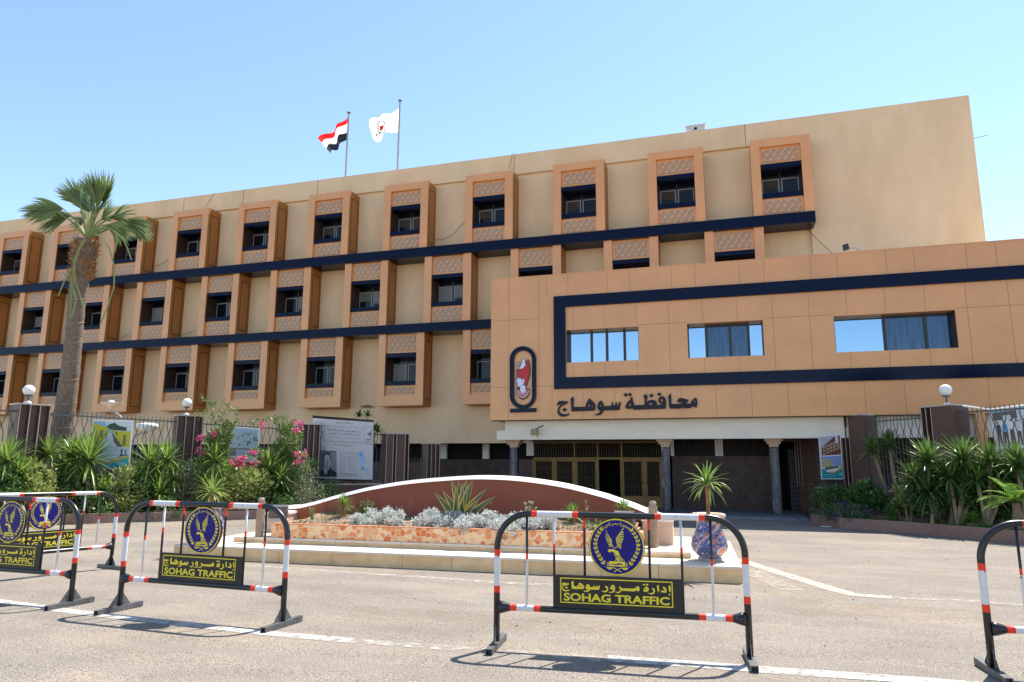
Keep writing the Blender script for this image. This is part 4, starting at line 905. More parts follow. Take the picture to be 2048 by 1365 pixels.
poster('school_poster', cs([(1637, 872), (1681, 868), (1687, 959), (1643, 959)], d4-.9), [
 ('sky', [R_(.04, .54, .96, .97)], (.42, .42, .46), 0), ('red_building', [[(.10, .54), (.10, .72), (.70, .95), (.96, .97), (.96, .55)]], (.14, .05, .03), 1),
 ('bays', [[(.14+.16*i, .56+.07*j+.02*i), (.27+.16*i, .565+.07*j+.03*i), (.27+.16*i, .60+.075*j+.035*i), (.14+.16*i, .60+.07*j+.025*i)] for i in range(5) for j in range(3)], (.38, .28, .20), 2),
 ('red_post', [[(.80, .56), (.84, .56), (.80, .93), (.77, .92)]], (.50, .06, .02), 3), ('banner_strip', [R_(.74, .80, .86, .97)], (.6, .6, .64), 4),
 ('blue_sky', [R_(.04, .30, .96, .52)], (.22, .32, .58), 1), ('cream_school', [[(.04, .27), (.55, .27), (.55, .44), (.04, .47)]], (.50, .44, .27), 2),
 ('school_windows', [R_(.09+.09*i, .30+.04*j, .14+.09*i, .322+.04*j) for i in range(5) for j in range(4)], (.26, .20, .14), 3), ('lawn', [[(.15, .20), (.85, .26), (.8, .30), (.2, .28)]], (.10, .15, .05), 3),
 ('orange_sweep', [[(.3, .17), (.6, .17), (.85, .24), (.97, .33), (.97, .27), (.8, .18), (.55, .135)]], (.60, .26, .02), 4), ('teal_base', [[(.04, .02), (.97, .02), (.97, .27), (.8, .18), (.55, .14), (.3, .16), (.04, .26)]], (.0, .26, .30), 3),
 ('lettering', [('text', A_('\u0635\u064A\u0627\u0646\u0629 \u0648\u062A\u0637\u0648\u064A\u0631 \u0627\u0644\u0645\u062F\u0627\u0631\u0633'), .08, .72, .095, .125), ('text', A_('\u0645\u062D\u0627\u0641\u0638\u0629 \u0633\u0648\u0647\u0627\u062C'), .16, .66, .055, .08), R_(.80, .13, .95, .14), R_(.80, .095, .95, .105)], (.65, .72, .72), 5)],
 'poster of a red school building over a cream one, leaning beside the tall granite pillar', 'poster')
d5 = depth(Q7)-.9
pw_ = []
rn = random.Random(11)
for k in range(9): x = .06+k*.10; pw_.append((x, .50+.04*rn.random()))
poster('crowd_poster', cs([(1979, 822), (2110, 803), (2130, 925), (1995, 928)], d5), [
 ('sky_strip', [R_(.0, .955, 1, .985)], (.10, .42, .60), 1), ('awning', [R_(.03, .80, .40, .95)], (.10, .08, .08), 0), ('yard', [R_(.0, .30, 1, .56)], (.62, .58, .58), 0), ('wall_bg', [R_(.42, .70, 1, .95)], (.42, .45, .52), 0),
 ('booth', [R_(.18, .80, .30, .88), R_(.44, .84, .52, .94)], (.50, .60, .62), 2),
 ('trousers', [[(x, y-.20), (x+.02, y-.20), (x+.03, y), (x+.05, y-.20), (x+.07, y-.20), (x+.06, y+.08), (x, y+.08)] for x, y in pw_], (.07, .06, .05), 2),
 ('shirts', [[(x-.01, y+.06), (x+.07, y+.06), (x+.065, y+.19), (x+.03, y+.22), (x, y+.19)] for x, y in pw_[1::2]], (.55, .56, .58), 3), ('blue_shirts', [[(x-.01, y+.06), (x+.07, y+.06), (x+.065, y+.19), (x+.03, y+.22), (x, y+.19)] for x, y in (pw_[1], pw_[6])], (.05, .36, .70), 4),
 ('dark_shirts', [[(x-.01, y+.06), (x+.07, y+.06), (x+.065, y+.19), (x+.03, y+.22), (x, y+.19)] for x, y in (pw_[0], pw_[4])], (.05, .05, .06), 4), ('faces', [[(x+.03+.018*math.cos(k*PI/4), y+.245+.024*math.sin(k*PI/4)) for k in range(8)] for x, y in pw_], (.22, .13, .09), 4),
 ('lower_photos', [R_(.03, .04, .46, .28), R_(.50, .03, .97, .22)], (.30, .32, .34), 1), ('blue_photo_sky', [R_(.62, .20, .97, .30)], (.02, .22, .62), 2), ('sofa', [[(.06, .06), (.40, .06), (.38, .16), (.24, .20), (.08, .18)]], (.58, .58, .60), 3), ('sitters', [[(.10, .10), (.16, .10), (.15, .20), (.11, .20)], [(.24, .10), (.30, .10), (.29, .20), (.25, .20)]], (.08, .10, .16), 4)],
 'large photo poster of standing people in white and blue shirts, at the right picture edge', 'poster', pale=(.68, .68, .70))
m = MB(); m.tube([at(1925, 812, d5+.2), at(1980, 820, d5), at(2060, 809, d5)], .03, 5); tag(m.build('rolled_banner', 'capstone'), 'rolled white cloth edge stretched from the right pillar to the crowd poster', 'cloth')

# ================================================================== PLANTER ISLAND
rot = math.atan(.0459)
pl = thing('planter_island', 'stepped cream marble planter with crazy paving band and arched red back wall', 'planter', (-4.65, 10.805-.0459*4.65, gz(10.6)), rot)
pz = gz(10.6)
def slab_block(mb, x0, x1, y0, y1, z0, z1, n, gap=.006, m=0, mj=1, top=2, th=.035):
    """stone clad block: riser slabs with open joints over a dark core, tread slabs on top"""
    mb.box(x0+.01, x1-.01, y0+.012, y1-.01, z0, z1-th-.002, mj)
    rn = random.Random(n); c = [x0]
    for k in range(1, n): c.append(x0+(x1-x0)*(k+.25*(rn.random()-.5))/n)
    c.append(x1)
    for k in range(n):
        mb.box(c[k]+gap/2, c[k+1]-gap/2, y0, y0+.03, z0, z1-th-.002, m)
        mb.box(c[k]+gap/2, c[k+1]-gap/2, y0-.015, y1, z1-th, z1, top)
    for x in (x0, x1-.03): mb.box(x-.001, x+.031, y0+.031, y1-.005, z0, z1-th-.002, m)
ex = 4.80
m = MB(); slab_block(m, -ex, ex, 0, 3.4, -.12, .121-pz, 9); m.build('lower_step', ['marble', 'joint', 'marble_top'], pl)
s2 = .69; z1, z2, z3 = .122-pz, .215-pz, .455-pz
m = MB(); slab_block(m, -4.09, 4.09, s2, 3.0, z1, z2, 12); m.build('upper_step', ['marble', 'joint', 'marble_top'], pl)
m = MB(); bx = 3.33
m.box(-bx, bx, s2+.02, s2+.16, z2+.001, z3); m.box(-bx, -bx+.14, s2+.16, 2.55, z2+.001, z3); m.box(bx-.14, bx, s2+.16, 2.55, z2+.001, z3); m.build('mosaic_band', 'mosaic', pl)
m = MB(); m.box(-bx-.005, bx+.005, s2+.015, s2+.165, z3, z3+.012); m.build('band_rim', mat('terracotta_rim', (.42, .17, .08), .7, .25, 12), pl)
# soil, mounded
m = MB(); nx, ny = 40, 10
def soilz(x, y): t = (y-.85)/1.7; return z3-.02+.10*math.sin(min(1, t)*PI/2)+.025*math.sin(x*3.1+y*5)+.02*math.sin(x*7.3-y*3)
vv = [[(-3.2+6.4*i/nx, .84+1.72*j/ny) for j in range(ny+1)] for i in range(nx+1)]
for i in range(nx):
    for j in range(ny): m.face([(x, y, soilz(x, y)) for x, y in (vv[i][j], vv[i+1][j], vv[i+1][j+1], vv[i][j+1])])
m.build('soil', 'soil', pl, smooth=True)
# arched back wall with white coping
yb = 2.2
arc = [(-3.98, .68), (-3.55, .73), (-2.9, .90), (-2.2, 1.07), (-1.4, 1.205), (-.6, 1.285), (.08, 1.325), (.75, 1.315), (1.35, 1.26), (1.95, 1.165), (2.6, 1.01), (3.1, .85), (3.45, .72), (3.75, .63)]
def smooth_arc(p, n=4):
    o = []
    for i in range(len(p)-1):
        a, b, c, d = p[max(i-1, 0)], p[i], p[i+1], p[min(i+2, len(p)-1)]
        for k in range(n):
            u = k/n; o.append((b[0]+(c[0]-b[0])*u, .5*((2*b[1])+(c[1]-a[1])*u+(2*a[1]-5*b[1]+4*c[1]-d[1])*u*u+(3*b[1]-a[1]-3*c[1]+d[1])*u**3)))
    return o+[p[-1]]
ar = smooth_arc(arc)
wl = MB(); cpn = MB()
for i in range(len(ar)-1):
    (xa, za), (xb, zb) = ar[i], ar[i+1]; za -= pz; zb -= pz; t = .07
    q = lambda y: [(xa, y, z2), (xb, y, z2), (xb, y, zb-t), (xa, y, za-t)]
    wl.face(q(yb)); wl.face(q(yb+.30)[::-1]); wl.face([(xa, yb, za-t), (xb, yb, zb-t), (xb, yb+.3, zb-t), (xa, yb+.3, za-t)])
    y0, y1 = yb-.03, yb+.33
    cpn.face([(xa, y0, za-t), (xb, y0, zb-t), (xb, y0+.07, zb), (xa, y0+.07, za)]); cpn.face([(xa, y0+.07, za), (xb, y0+.07, zb), (xb, y1, zb), (xa, y1, za)])
    cpn.face([(xa, y1, za), (xb, y1, zb), (xb, y1, zb-t), (xa, y1, za-t)]); cpn.face([(xa, y0, za-t), (xa, y1, za-t), (xb, y1, zb-t), (xb, y0, zb-t)])
for sgn_ in (0, -1):
    x, z = ar[sgn_]; z -= pz; wl.face([(x, yb, z2), (x, yb+.3, z2), (x, yb+.3, z-.07), (x, yb, z-.07)]); cpn.face([(x, yb-.03, z-.07), (x, yb+.33, z-.07), (x, yb+.33, z), (x, yb+.04, z)])
wl.build('back_wall', 'redwall', pl); cpn.build('coping', 'capstone', pl)
for x0, x1, h in ((-4.02, -3.72, .54), (3.30, 3.80, .60)):
    m = MB(); m.obox((x0, 1.55, z2+.001), (x1-x0, 0, 0), (0, .64, 0), (0, 0, h-z2-pz)); e_ = m.build('end_block', 'pink', pl)
    m = MB(); m.box(x0-.02, x1+.02, 1.53, 2.19, h-pz, h-pz+.05); m.build('end_cap', 'capstone', pl)
PM = Matrix.Translation(pl.location) @ Matrix.Rotation(rot, 4, 'Z')
loc = lambda x, y, z=0: PM @ Vector((x, y, z))
soilw = lambda x, y: loc(x, y, soilz(x, y))
for x, y, lab, a in ((-3.42, 1.05, 'grey square floodlight on the left end of the planter rim', .35), (3.02, 1.35, 'grey square floodlight at the right end of the planter', -.3)):
    t = thing('floodlight', lab, 'light', loc(x, y, z3+.0), rot+a, 'floodlights on the planter')
    m = MB(); m.obox((-.17, -.05, .07), (.34, 0, 0), (0, .12, .03), (0, -.06, .22)); m.build('housing', 'footgrey', t)
    m = MB(); m.obox((-.14, -.056, .10), (.28, 0, 0), (0, .004, 0), (0, -.045, .165)); m.build('lens', 'alu', t)
    m = MB(); m.box(-.16, .16, -.02, .08, 0, .06); m.build('base', 'marble_top', t)
for x, y, h, lab in ((-3.62, .78, .62, 'tan pipe post at the left corner of the planter'), (3.50, 1.2, .66, 'tan pipe post at the right corner of the planter')):
    t = thing('pipe_post', lab, 'post', loc(x, y, z2+.001), 0, 'pipe posts at the planter corners')
    m = MB(); m.tube([(0, 0, 0), (0, 0, h)], .075, 16); m.build('pipe', 'pipe', t); m = MB(); m.lathe([(.05, 0), (.06, .05), (.045, .08)], (0, 0, h), 14); m.build('cap', 'kerbtop', t)
# mosaic vases
def vase(p, lab):
    t = thing('mosaic_vase', lab, 'vase', p, random.random()*6, 'mosaic vases on the planter steps'); k = 1.0
    prof = [(.165, 0), (.17, .045), (.15, .05), (.20, .09), (.255, .15), (.275, .21), (.265, .28), (.225, .38), (.19, .47), (.175, .53), (.18, .59), (.20, .62)]
    m = MB(); m.lathe(prof, seg=40); m.build('body', 'vase', t, smooth=True)
    m = MB(); m.lathe([(.20, .615), (.245, .635), (.262, .66), (.258, .69), (.235, .70), (.20, .69), (.19, .66)], seg=40); m.build('rim', 'pink', t, smooth=True)
    m = MB(); m.lathe([(.172, -.002), (.178, .04), (.15, .052)], seg=32); m.build('foot', 'kerbtop', t, smooth=True); return t
VZ = .122
v1 = Vector((-.31, 11.35, VZ)); vase(v1, 'blue and orange mosaic vase standing on the right end of the planter step')
v0 = loc(-4.42, .42); v0.z = VZ; vase(v0, 'orange mosaic vase on the left end of the planter step behind the round sign')

# ================================================================== PLANTS
rp = random.Random(5)
def blade(mb, o, d, L, w, droop, m=0, seg=4, fold=.25, up=Vector((0, 0, 1))):
    """tapering folded leaf from o along d, bending down"""
    d = d.normalized(); side = d.cross(up)
    if side.length < .05: side = Vector((1, 0, 0))
    side.normalize(); p = Vector(o); rows = []; dd = d.copy()
    for i in range(seg+1):
        t = i/seg; ww = w*(.55+1.0*t if t < .35 else .9*(1-(t-.35)/.65)**.75)*.5
        nrm = side.cross(dd).normalized(); rows.append((p-side*ww+nrm*ww*fold, p.copy(), p+side*ww+nrm*ww*fold))
        p = p+dd*(L/seg); dd = (dd+Vector((0, 0, -droop/seg))).normalized()
    i0 = len(mb.v)
    for r in rows: mb.v += [tuple(x) for x in r]
    for i in range(seg):
        for k in (0, 1): a = i0+3*i+k; mb.f.append((a, a+1, a+4, a+3)); mb.m.append(m)
def rosette(mb, c, n, L, w, droop=.9, lo=-.5, hi=1.0, m=0, seg=4):
    for k in range(n):
        a = k*2.39996+rp.random()*.5; s = (k+.5)/n; el = lo+(hi-lo)*s**.8
        ll = L*(.75+.35*rp.random())*(1 if s < .8 else .85)
        d = Vector((math.cos(a)*math.cos(el*PI/2), math.sin(a)*math.cos(el*PI/2), math.sin(el*PI/2)))
        blade(mb, Vector(c)+d*.03, d, ll, w*(.8+.4*rp.random()), droop*(1-s*.75)*(.6+.8*rp.random()), m, seg)
def yucca(name, px, py, d, r_px, label, lm='yucca', n=60, base=None, trunk=True, w=.055, droop=.9, lo=-.45, extra=(), group='yuccas in the garden beds', cat='plant', ground=None):
    """rosette centred at the picture point, trunk down to base point (picture x) on the ground"""
    c = at(px, py, d); L = r_px*d/F_PX*1.25; n = int(n*1.5); w *= 1.35
    g_ = at(base if base else px, py, d); zg = (gz(c.y)+.2) if ground is None else ground
    t = thing(name, label, cat, (g_.x, g_.y, zg), 0, group); o = Vector((g_.x, g_.y, zg))
    m = MB(); rosette(m, c-o, n, L, w, droop, lo, .97)
    for (ex_, ey, er) in extra: rosette(m, at(ex_, ey, d)-o, int(n*.8), er*d/F_PX*1.25, w, droop, lo, .95)
    m.build('leaves', lm, t)
    if trunk:
        m = MB(); h = c-o; mid = h*.5+Vector((.04, 0, -.05)); m.tube([(0, 0, -.05), mid*.6, mid, h*.8, h], [.06, .05, .045, .045, .04], 8); m.build('trunk', 'trunk', t)
        for i, (ex_, ey, er) in enumerate(extra):
            m = MB(); h = at(ex_, ey, d)-o; m.tube([(.03, .03, -.05), h*.4+Vector((.03, .0, -.06)), h], [.055, .045, .04], 8); m.build('trunk', 'trunk', t)
    return t
def leafcloud(mb, c, rx, ry, rz, n, size, m=0, shell=.55, lump=6, asp=.55):
    """leaf clumps spread through an uneven ellipsoid"""
    c = Vector(c); cl_ = [(Vector((rp.gauss(0, .5), rp.gauss(0, .5), rp.gauss(0, .5))), .35+.3*rp.random()) for _ in range(lump*4)]
    k = 0
    while k < n:
        ce, cr = cl_[rp.randrange(len(cl_))]
        v = ce+Vector((rp.gauss(0, 1), rp.gauss(0, 1), rp.gauss(0, 1))).normalized()*cr*rp.random()**.4
        if v.length > 1.15: v *= .9/v.length
        p = c+Vector((v.x*rx, v.y*ry, v.z*rz))
        d = (v*.8+Vector((rp.uniform(-1, 1), rp.uniform(-1, 1), rp.uniform(-.3, 1)))).normalized()
        s = size*(.6+.8*rp.random()); sd = d.cross(Vector((rp.uniform(-1, 1), rp.uniform(-1, 1), rp.uniform(-1, 1)))).normalized()*s*asp*.5
        u = d*s; mb.face([p, p+u*.45+sd, p+u, p+u*.45-sd], m); k += 1
def shrub(name, px, py, d, rx_px, ry_px, label, lm='shrub', n=1400, size=.09, group='shrubs in the garden beds', extra=None, cat='shrub', zg=None):
    c = at(px, py, d); k = d/F_PX; zg = gz(c.y)+.2 if zg is None else zg
    t = thing(name, label, cat, (c.x, c.y, zg), 0, group); o = Vector((c.x, c.y, zg))
    m = MB(); leafcloud(m, c-o, rx_px*k, rx_px*k*.75, ry_px*k, n, size); m.build('foliage', lm, t)
    if extra: m = MB(); leafcloud(m, c-o, rx_px*k*1.03, rx_px*k*.78, ry_px*k*1.03, extra[1], extra[2]); m.build('blossoms', extra[0], t)
    m = MB()
    for q in range(5): m.tube([(.05*math.cos(q*1.3), .05*math.sin(q*1.3), -.05), (c-o)*.5+Vector((.3*rx_px*k*math.cos(q*1.3), .3*rx_px*k*math.sin(q*1.3), 0)), (c-o)+Vector((.5*rx_px*k*math.cos(q*1.3), .4*rx_px*k*math.sin(q*1.3), .3*ry_px*k))], .015, 5)
    m.build('stems', 'trunk', t); return t
# left bed -- shrubs
shrub('round_shrub', 55, 978, 18.9, 62, 52, 'yellow green shrub below the leftmost granite pillar', 'shrub', 2600, .10)
shrub('round_shrub', 238, 990, 20.9, 50, 52, 'yellow green shrub under the yellow house poster', 'shrub', 2200, .10)
shrub('round_shrub', 150, 1005, 20.1, 75, 34, 'dark green shrub at the foot of the palm side yuccas', 'shrub_d', 1500, .10)
shrub('round_shrub', 372, 968, 22.1, 52, 42, 'grey green small leaved shrub in front of the second globe lamp pillar', 'shrub_g', 2800, .065)
shrub('round_shrub', 480, 972, 22.7, 58, 38, 'broad leaved yellow green shrub under the town view poster', 'shrub', 2200, .12)
shrub('round_shrub', 603, 972, 24.0, 50, 50, 'grey green shrub left of the large notice board', 'shrub_g', 3000, .07)
shrub('round_shrub', 660, 984, 25.0, 30, 26, 'dark fine leaved shrub in front of the portrait on the notice board', 'shrub_d', 2000, .06)
shrub('round_shrub', 320, 1015, 21.2, 60, 26, 'low dark shrub along the left kerb between the barriers', 'shrub_d', 1200, .08)
shrub('round_shrub', 545, 1012, 22.9, 60, 24, 'low dark cycad like shrub beside the planter left end', 'shrub_d', 1300, .09)
for px, py, d, rx, ry, lb in ((110, 985, 20.0, 60, 40, 'dark green shrub filling the bed between the leftmost pillar and the palm'), (285, 985, 21.6, 60, 40, 'dark green shrub filling the bed under the twin headed yucca'), (425, 960, 23.2, 50, 50, 'dark green shrub filling the bed below the arching bougainvillea shoots'), (545, 970, 23.9, 60, 44, 'dark green shrub filling the bed behind the slender yucca'), (10, 990, 18.2, 50, 44, 'dark green shrub at the left picture edge')):
    shrub('round_shrub', px, py, d, rx, ry, lb, 'shrub_d', 2200, .10)
# left bed -- yuccas
yucca('yucca', 14, 925, 18.6, 52, 'yucca at the left picture edge in front of the leftmost granite pillar', 'yucca', 60, extra=[(38, 950, 42), (-8, 955, 40)])
yucca('yucca', 97, 912, 19.9, 42, 'small yucca squeezed against the right side of the leftmost pillar', 'yucca', 46)
yucca('yucca', 178, 925, 20.5, 66, 'largest left bed yucca, in front of the palm trunk and yellow house poster', 'yucca', 74, extra=[(132, 945, 52), (205, 985, 40), (148, 915, 46), (170, 970, 46)])
yucca('yucca', 300, 930, 21.8, 50, 'yucca between the yellow house poster and the second globe lamp pillar', 'yucca', 62, extra=[(335, 922, 42), (278, 962, 40), (345, 960, 38), (312, 965, 40)])
yucca('yucca', 318, 990, 21.2, 40, 'low yucca at the left kerb under the twin headed yucca', 'yucca', 46)
yucca('yucca', 430, 925, 22.5, 44, 'yucca left of the town view poster', 'yucca', 50, extra=[(404, 946, 36), (448, 952, 34)])
yucca('yucca', 424, 986, 21.9, 48, 'pale yellow green yucca at the kerb behind the round sign', 'yucca_l', 44, w=.06)
yucca('yucca', 538, 940, 23.3, 46, 'slender yucca below the right edge of the town view poster', 'yucca', 56, extra=[(516, 966, 34), (560, 958, 34)])
yucca('yucca', 556, 985, 23.2, 38, 'low dark yucca beside the planter left end', 'yucca_d', 46)
yucca('yucca', 624, 936, 25.4, 20, 'small dark yucca in front of the notice board portrait', 'yucca_d', 40)
# bougainvillea climbing the railing
def bougainvillea(px, base_y, d, branches, clouds, flowers, label):
    b = at(px, base_y, d); zg = gz(b.y)+.2; o = Vector((b.x, b.y, zg)); t = thing('bougainvillea', label, 'plant', o, 0, 'bougainvilleas on the railing')
    st = MB(); lf = MB(); fw = MB(); k = d/F_PX
    for pts in branches:
        P = [at(x, y, d+(i % 2)*.15)-o for i, (x, y) in enumerate(pts)]; st.tube(P, [.018]+[.012]*(len(P)-2)+[.005], 5)
        for i in range(len(P)-1):
            n = int((P[i+1]-P[i]).length/.011)
            for q in range(n):
                p = P[i].lerp(P[i+1], q/n)+Vector((rp.gauss(0, .05), rp.gauss(0, .05), rp.gauss(0, .05))); dd = Vector((rp.uniform(-1, 1), rp.uniform(-1, 1), rp.uniform(-.3, 1))).normalized(); s = .085*(.6+.7*rp.random()); sd = dd.cross(Vector((rp.uniform(-1, 1), rp.uniform(-1, 1), .3))).normalized()*s*.3
                lf.face([p, p+dd*s*.45+sd, p+dd*s, p+dd*s*.45-sd])
    for x, y, rx, ry, n in clouds: leafcloud(lf, at(x, y, d)-o, rx*k, .35, ry*k, n, .085)
    for x, y, r in flowers: leafcloud(fw, at(x, y, d-.35)-o, r*k, r*k, r*k*.8, int(8+r*5), .075, lump=2, asp=.8)
    st.build('stems', 'trunk', t); lf.build('foliage', 'boug', t); fw.build('blossoms', 'pinkf', t); return t
bougainvillea(450, 960, 22.9, [[(455, 960), (455, 900), (458, 860), (452, 830), (430, 812), (404, 797)], [(458, 870), (468, 845), (476, 842), (470, 822), (455, 812), (438, 806)], [(455, 880), (447, 858), (436, 845), (420, 836), (392, 830)], [(452, 850), (440, 832), (405, 826)], [(450, 900), (430, 885), (400, 875)], [(448, 920), (425, 905), (402, 900)]],
 [(430, 895, 25, 32, 1300), (450, 866, 9, 22, 380)], [(400, 877, 9), (402, 905, 10), (428, 867, 5), (470, 925, 9), (482, 920, 8), (488, 918, 7), (478, 933, 7), (506, 905, 6)], 'bougainvillea with arching shoots left of the town view poster')
bougainvillea(570, 970, 24.0, [[(565, 960), (560, 900), (562, 860), (548, 838), (520, 838), (498, 848)], [(548, 838), (560, 834), (578, 837)], [(570, 900), (580, 860), (588, 840), (592, 836)], [(560, 930), (530, 905), (505, 900), (492, 920)], [(570, 930), (590, 905), (610, 910)], [(552, 850), (556, 838), (551, 833)]],
 [(575, 880, 28, 34, 1600), (552, 928, 44, 22, 1800), (590, 925, 28, 30, 1000)], [(525, 853, 7), (594, 853, 12), (600, 909, 11), (597, 925, 9), (529, 921, 7), (508, 926, 7), (563, 948, 6), (546, 920, 4), (594, 863, 4), (480, 951, 6)], 'bougainvillea with pink blossoms right of the town view poster')
# frangipani behind the notice board
p = at(735, 900, 27.5); t = thing('frangipani', 'frangipani with long leaves rising behind the large notice board', 'plant', (p.x, p.y, gz(27)), 0); m = MB(); o = Vector((p.x, p.y, gz(27)))
for x, y, n, L in ((718, 835, 14, .34), (735, 834, 16, .36), (748, 862, 18, .42), (755, 866, 16, .40)): rosette(m, at(x, y, 27.5)-o, n, L, .10, .5, -.1, .9)
m.build('leaves', 'shrub_d', t); m = MB()
for x, y in ((735, 836), (752, 866)): m.tube([(0, 0, 0), at(742, 900, 27.5)-o, at(x, y, 27.5)-o], .03, 6)
m.build('stem', 'trunk', t)
# right bed
shrub('round_shrub', 1660, 1003, 21.9, 38, 40, 'bright green fine shrub below the leaning poster', 'shrub_d', 2600, .075)
shrub('round_shrub', 1738, 995, 21.0, 36, 28, 'dark broad leaved shrub below the two slender yuccas', 'shrub_d', 1100, .16)
shrub('flower_bush', 1692, 1026, 20.6, 46, 20, 'low purple flowering bush at the kerb corner', 'shrub_d', 1500, .06, extra=('purple', 520, .055), cat='bush')
shrub('round_shrub', 1814, 985, 19.4, 24, 26, 'croton shrub with yellow green leaves and bare stems', 'shrub', 650, .11)
shrub('round_shrub', 1805, 1022, 19.5, 28, 16, 'dark low shrub at the foot of the croton', 'shrub_d', 800, .12)
yucca('yucca', 1747, 903, 21.6, 34, 'leaning slender yucca with a bare pale trunk, left one of the pair', 'yucca_r', 34, base=1776, w=.07)
yucca('yucca', 1779, 893, 21.3, 34, 'upright slender yucca with a bare pale trunk, right one of the pair', 'yucca_r', 34, base=1784, w=.07)
yucca('yucca', 1856, 925, 19.0, 50, 'tall bushy yucca in front of the right globe lamp pillar', 'yucca_r', 60, base=1872, w=.065, extra=[(1830, 959, 42), (1886, 955, 42), (1860, 987, 44)])
yucca('yucca', 1925, 922, 18.4, 50, 'tall yucca between the right pillar and the crowd poster', 'yucca_r', 60, base=1900, w=.065, extra=[(1899, 956, 42), (1955, 952, 42), (1929, 984, 44)])
yucca('yucca', 1982, 928, 18.0, 50, 'tall yucca in front of the crowd poster', 'yucca_r', 60, base=1955, w=.065, extra=[(1956, 962, 42), (2012, 958, 42), (1986, 990, 44)])
yucca('yucca', 2036, 934, 17.4, 50, 'tall yucca cut by the right picture edge', 'yucca_r', 74, w=.065)
for x, y, r, lb in ((1858, 985, 46, 'dark drooping yucca under the tall bushy yucca'), (1895, 962, 46, 'dark drooping yucca between the two tall right bed yuccas'), (1948, 985, 46, 'dark drooping yucca behind the cycad'), (2005, 962, 50, 'dark drooping yucca under the crowd poster')):
    yucca('yucca', x, y, 18.6, r, lb, 'yucca_d', 64, w=.06, droop=1.6, lo=-.8)
shrub('round_shrub', 1985, 995, 18.3, 75, 42, 'dark mass of leaves behind the cycad', 'shrub_d', 2200, .14)
for px, py, d, rx, ry, lb in ((1885, 995, 18.7, 60, 42, 'dark leaf mass behind the tall bushy yuccas in the right bed'), (1945, 965, 18.5, 60, 34, 'dark leaf mass below the yucca crowns by the crowd poster'), (2050, 975, 17.9, 46, 50, 'dark leaf mass at the right picture edge')):
    shrub('round_shrub', px, py, d, rx, ry, lb, 'shrub_d', 2000, .13)
# cycads: pinnate fronds
def cycad(px, py, d, Lp, n, label, lm):
    c = at(px, py, d); zg = gz(c.y)+.2; t = thing('cycad', label, 'plant', (c.x, c.y, zg), 0, 'cycads in the right bed'); o = Vector((c.x, c.y, zg)); m = MB(); L = Lp*d/F_PX
    for k in range(n):
        a = k*2.4; el = .15+1.0*rp.random(); dd = Vector((math.cos(a)*math.cos(el), math.sin(a)*math.cos(el), math.sin(el))); p = c-o; d2 = dd.copy()
        for s in range(16):
            q = p+d2*L/16; side = d2.cross(Vector((0, 0, 1))).normalized(); w_ = L*.30*math.sin(PI*(.12+.88*s/16))
            for sg in (-1, 1): blade(m, p, (side*sg+d2*.7+Vector((0, 0, .15))), w_, .04, .3, 0, 2)
            p = q; d2 = (d2+Vector((0, 0, -.075))).normalized()
    m.build('fronds', lm, t); m = MB(); m.lathe([(.12, 0), (.13, .2), (.08, (c-o).z)], (0, 0, -.02), 12); m.build('trunk', 'bark', t)
cycad(2032, 1005, 16.6, 72, 26, 'bright green cycad behind the rightmost barrier', 'cycad')
cycad(1945, 1045, 17.6, 34, 16, 'small bright green cycad at the right kerb', 'cycad')
# planter plants
def ywl(name, x, y, L, n, label, w=.022, droop=.5, h=.1, lm='yucca', group='small yuccas in the planter'):
    p = soilw(x, y); t = thing(name, label, 'plant', p-Vector((0, 0, .03)), 0, group); m = MB(); rosette(m, (0, 0, h), n, L, w, droop, -.35, .98); m.build('leaves', lm, t)
    m = MB(); m.lathe([(.05, 0), (.06, h*.5), (.035, h)], (0, 0, 0), 10); m.build('stem', 'boot', t); return t
ywl('small_yucca', -2.45, 1.75, .27, 90, 'small spiky yucca at the left of the planter', h=.22)
ywl('small_yucca', 2.05, 1.75, .24, 90, 'small spiky yucca at the right of the planter, under the coping', h=.17)
ywl('small_yucca', 2.95, 1.95, .22, 90, 'small spiky yucca in front of the bronze doors at the planter right end', h=.26)
# variegated agave
p = onY(922, 1032, 12.0); p.z = soilw(-.3, 1.3).z; t = thing('agave', 'large agave with yellow edged leaves in the middle of the planter', 'plant', p-Vector((0, 0, .02)), 0)
c0_ = depth(p+Vector((0, 0, .3)))
tips = [(903, 958, .0), (918, 957, .1), (934, 957, -.05), (946, 958, .12), (912, 972, -.1), (868, 984, .0), (884, 980, -.1), (975, 976, .05), (992, 992, .0), (926, 965, -.2), (938, 968, -.22), (955, 1000, -.3), (880, 1022, -.2), (960, 990, .15)]
for i, (x, y, dd) in enumerate(tips):
    tip = at(x, y, c0_+dd)-(p-Vector((0, 0, .02))); base = Vector((rp.uniform(-.06, .06), rp.uniform(-.06, .06), 0)); m = MB(); n = 8; vw = Vector((0, -1, .2))
    side = (tip-base).cross(vw).normalized(); rows = []
    bend = Vector((tip.x*.18, tip.y*.2, -.0)) if abs(tip.x) > .25 else Vector((0, 0, 0))
    for k in range(n+1):
        s = k/n; q = base.lerp(tip, s)-bend*math.sin(PI*s)*.5; ww = .070*(.7+1.1*s if s < .4 else 1.14*((1-s)/.6)**.8); f_ = vw*(-.25*ww)
        rows.append([q-side*ww-f_, q-side*ww*.66, q+f_*.5, q+side*ww*.66, q+side*ww-f_])
    for k in range(n):
        for j in range(4): m.face([rows[k][j], rows[k][j+1], rows[k+1][j+1], rows[k+1][j]], 1 if j in (0, 3) else 0)
    m.build('leaf', ['agave', 'agave_y'], t)
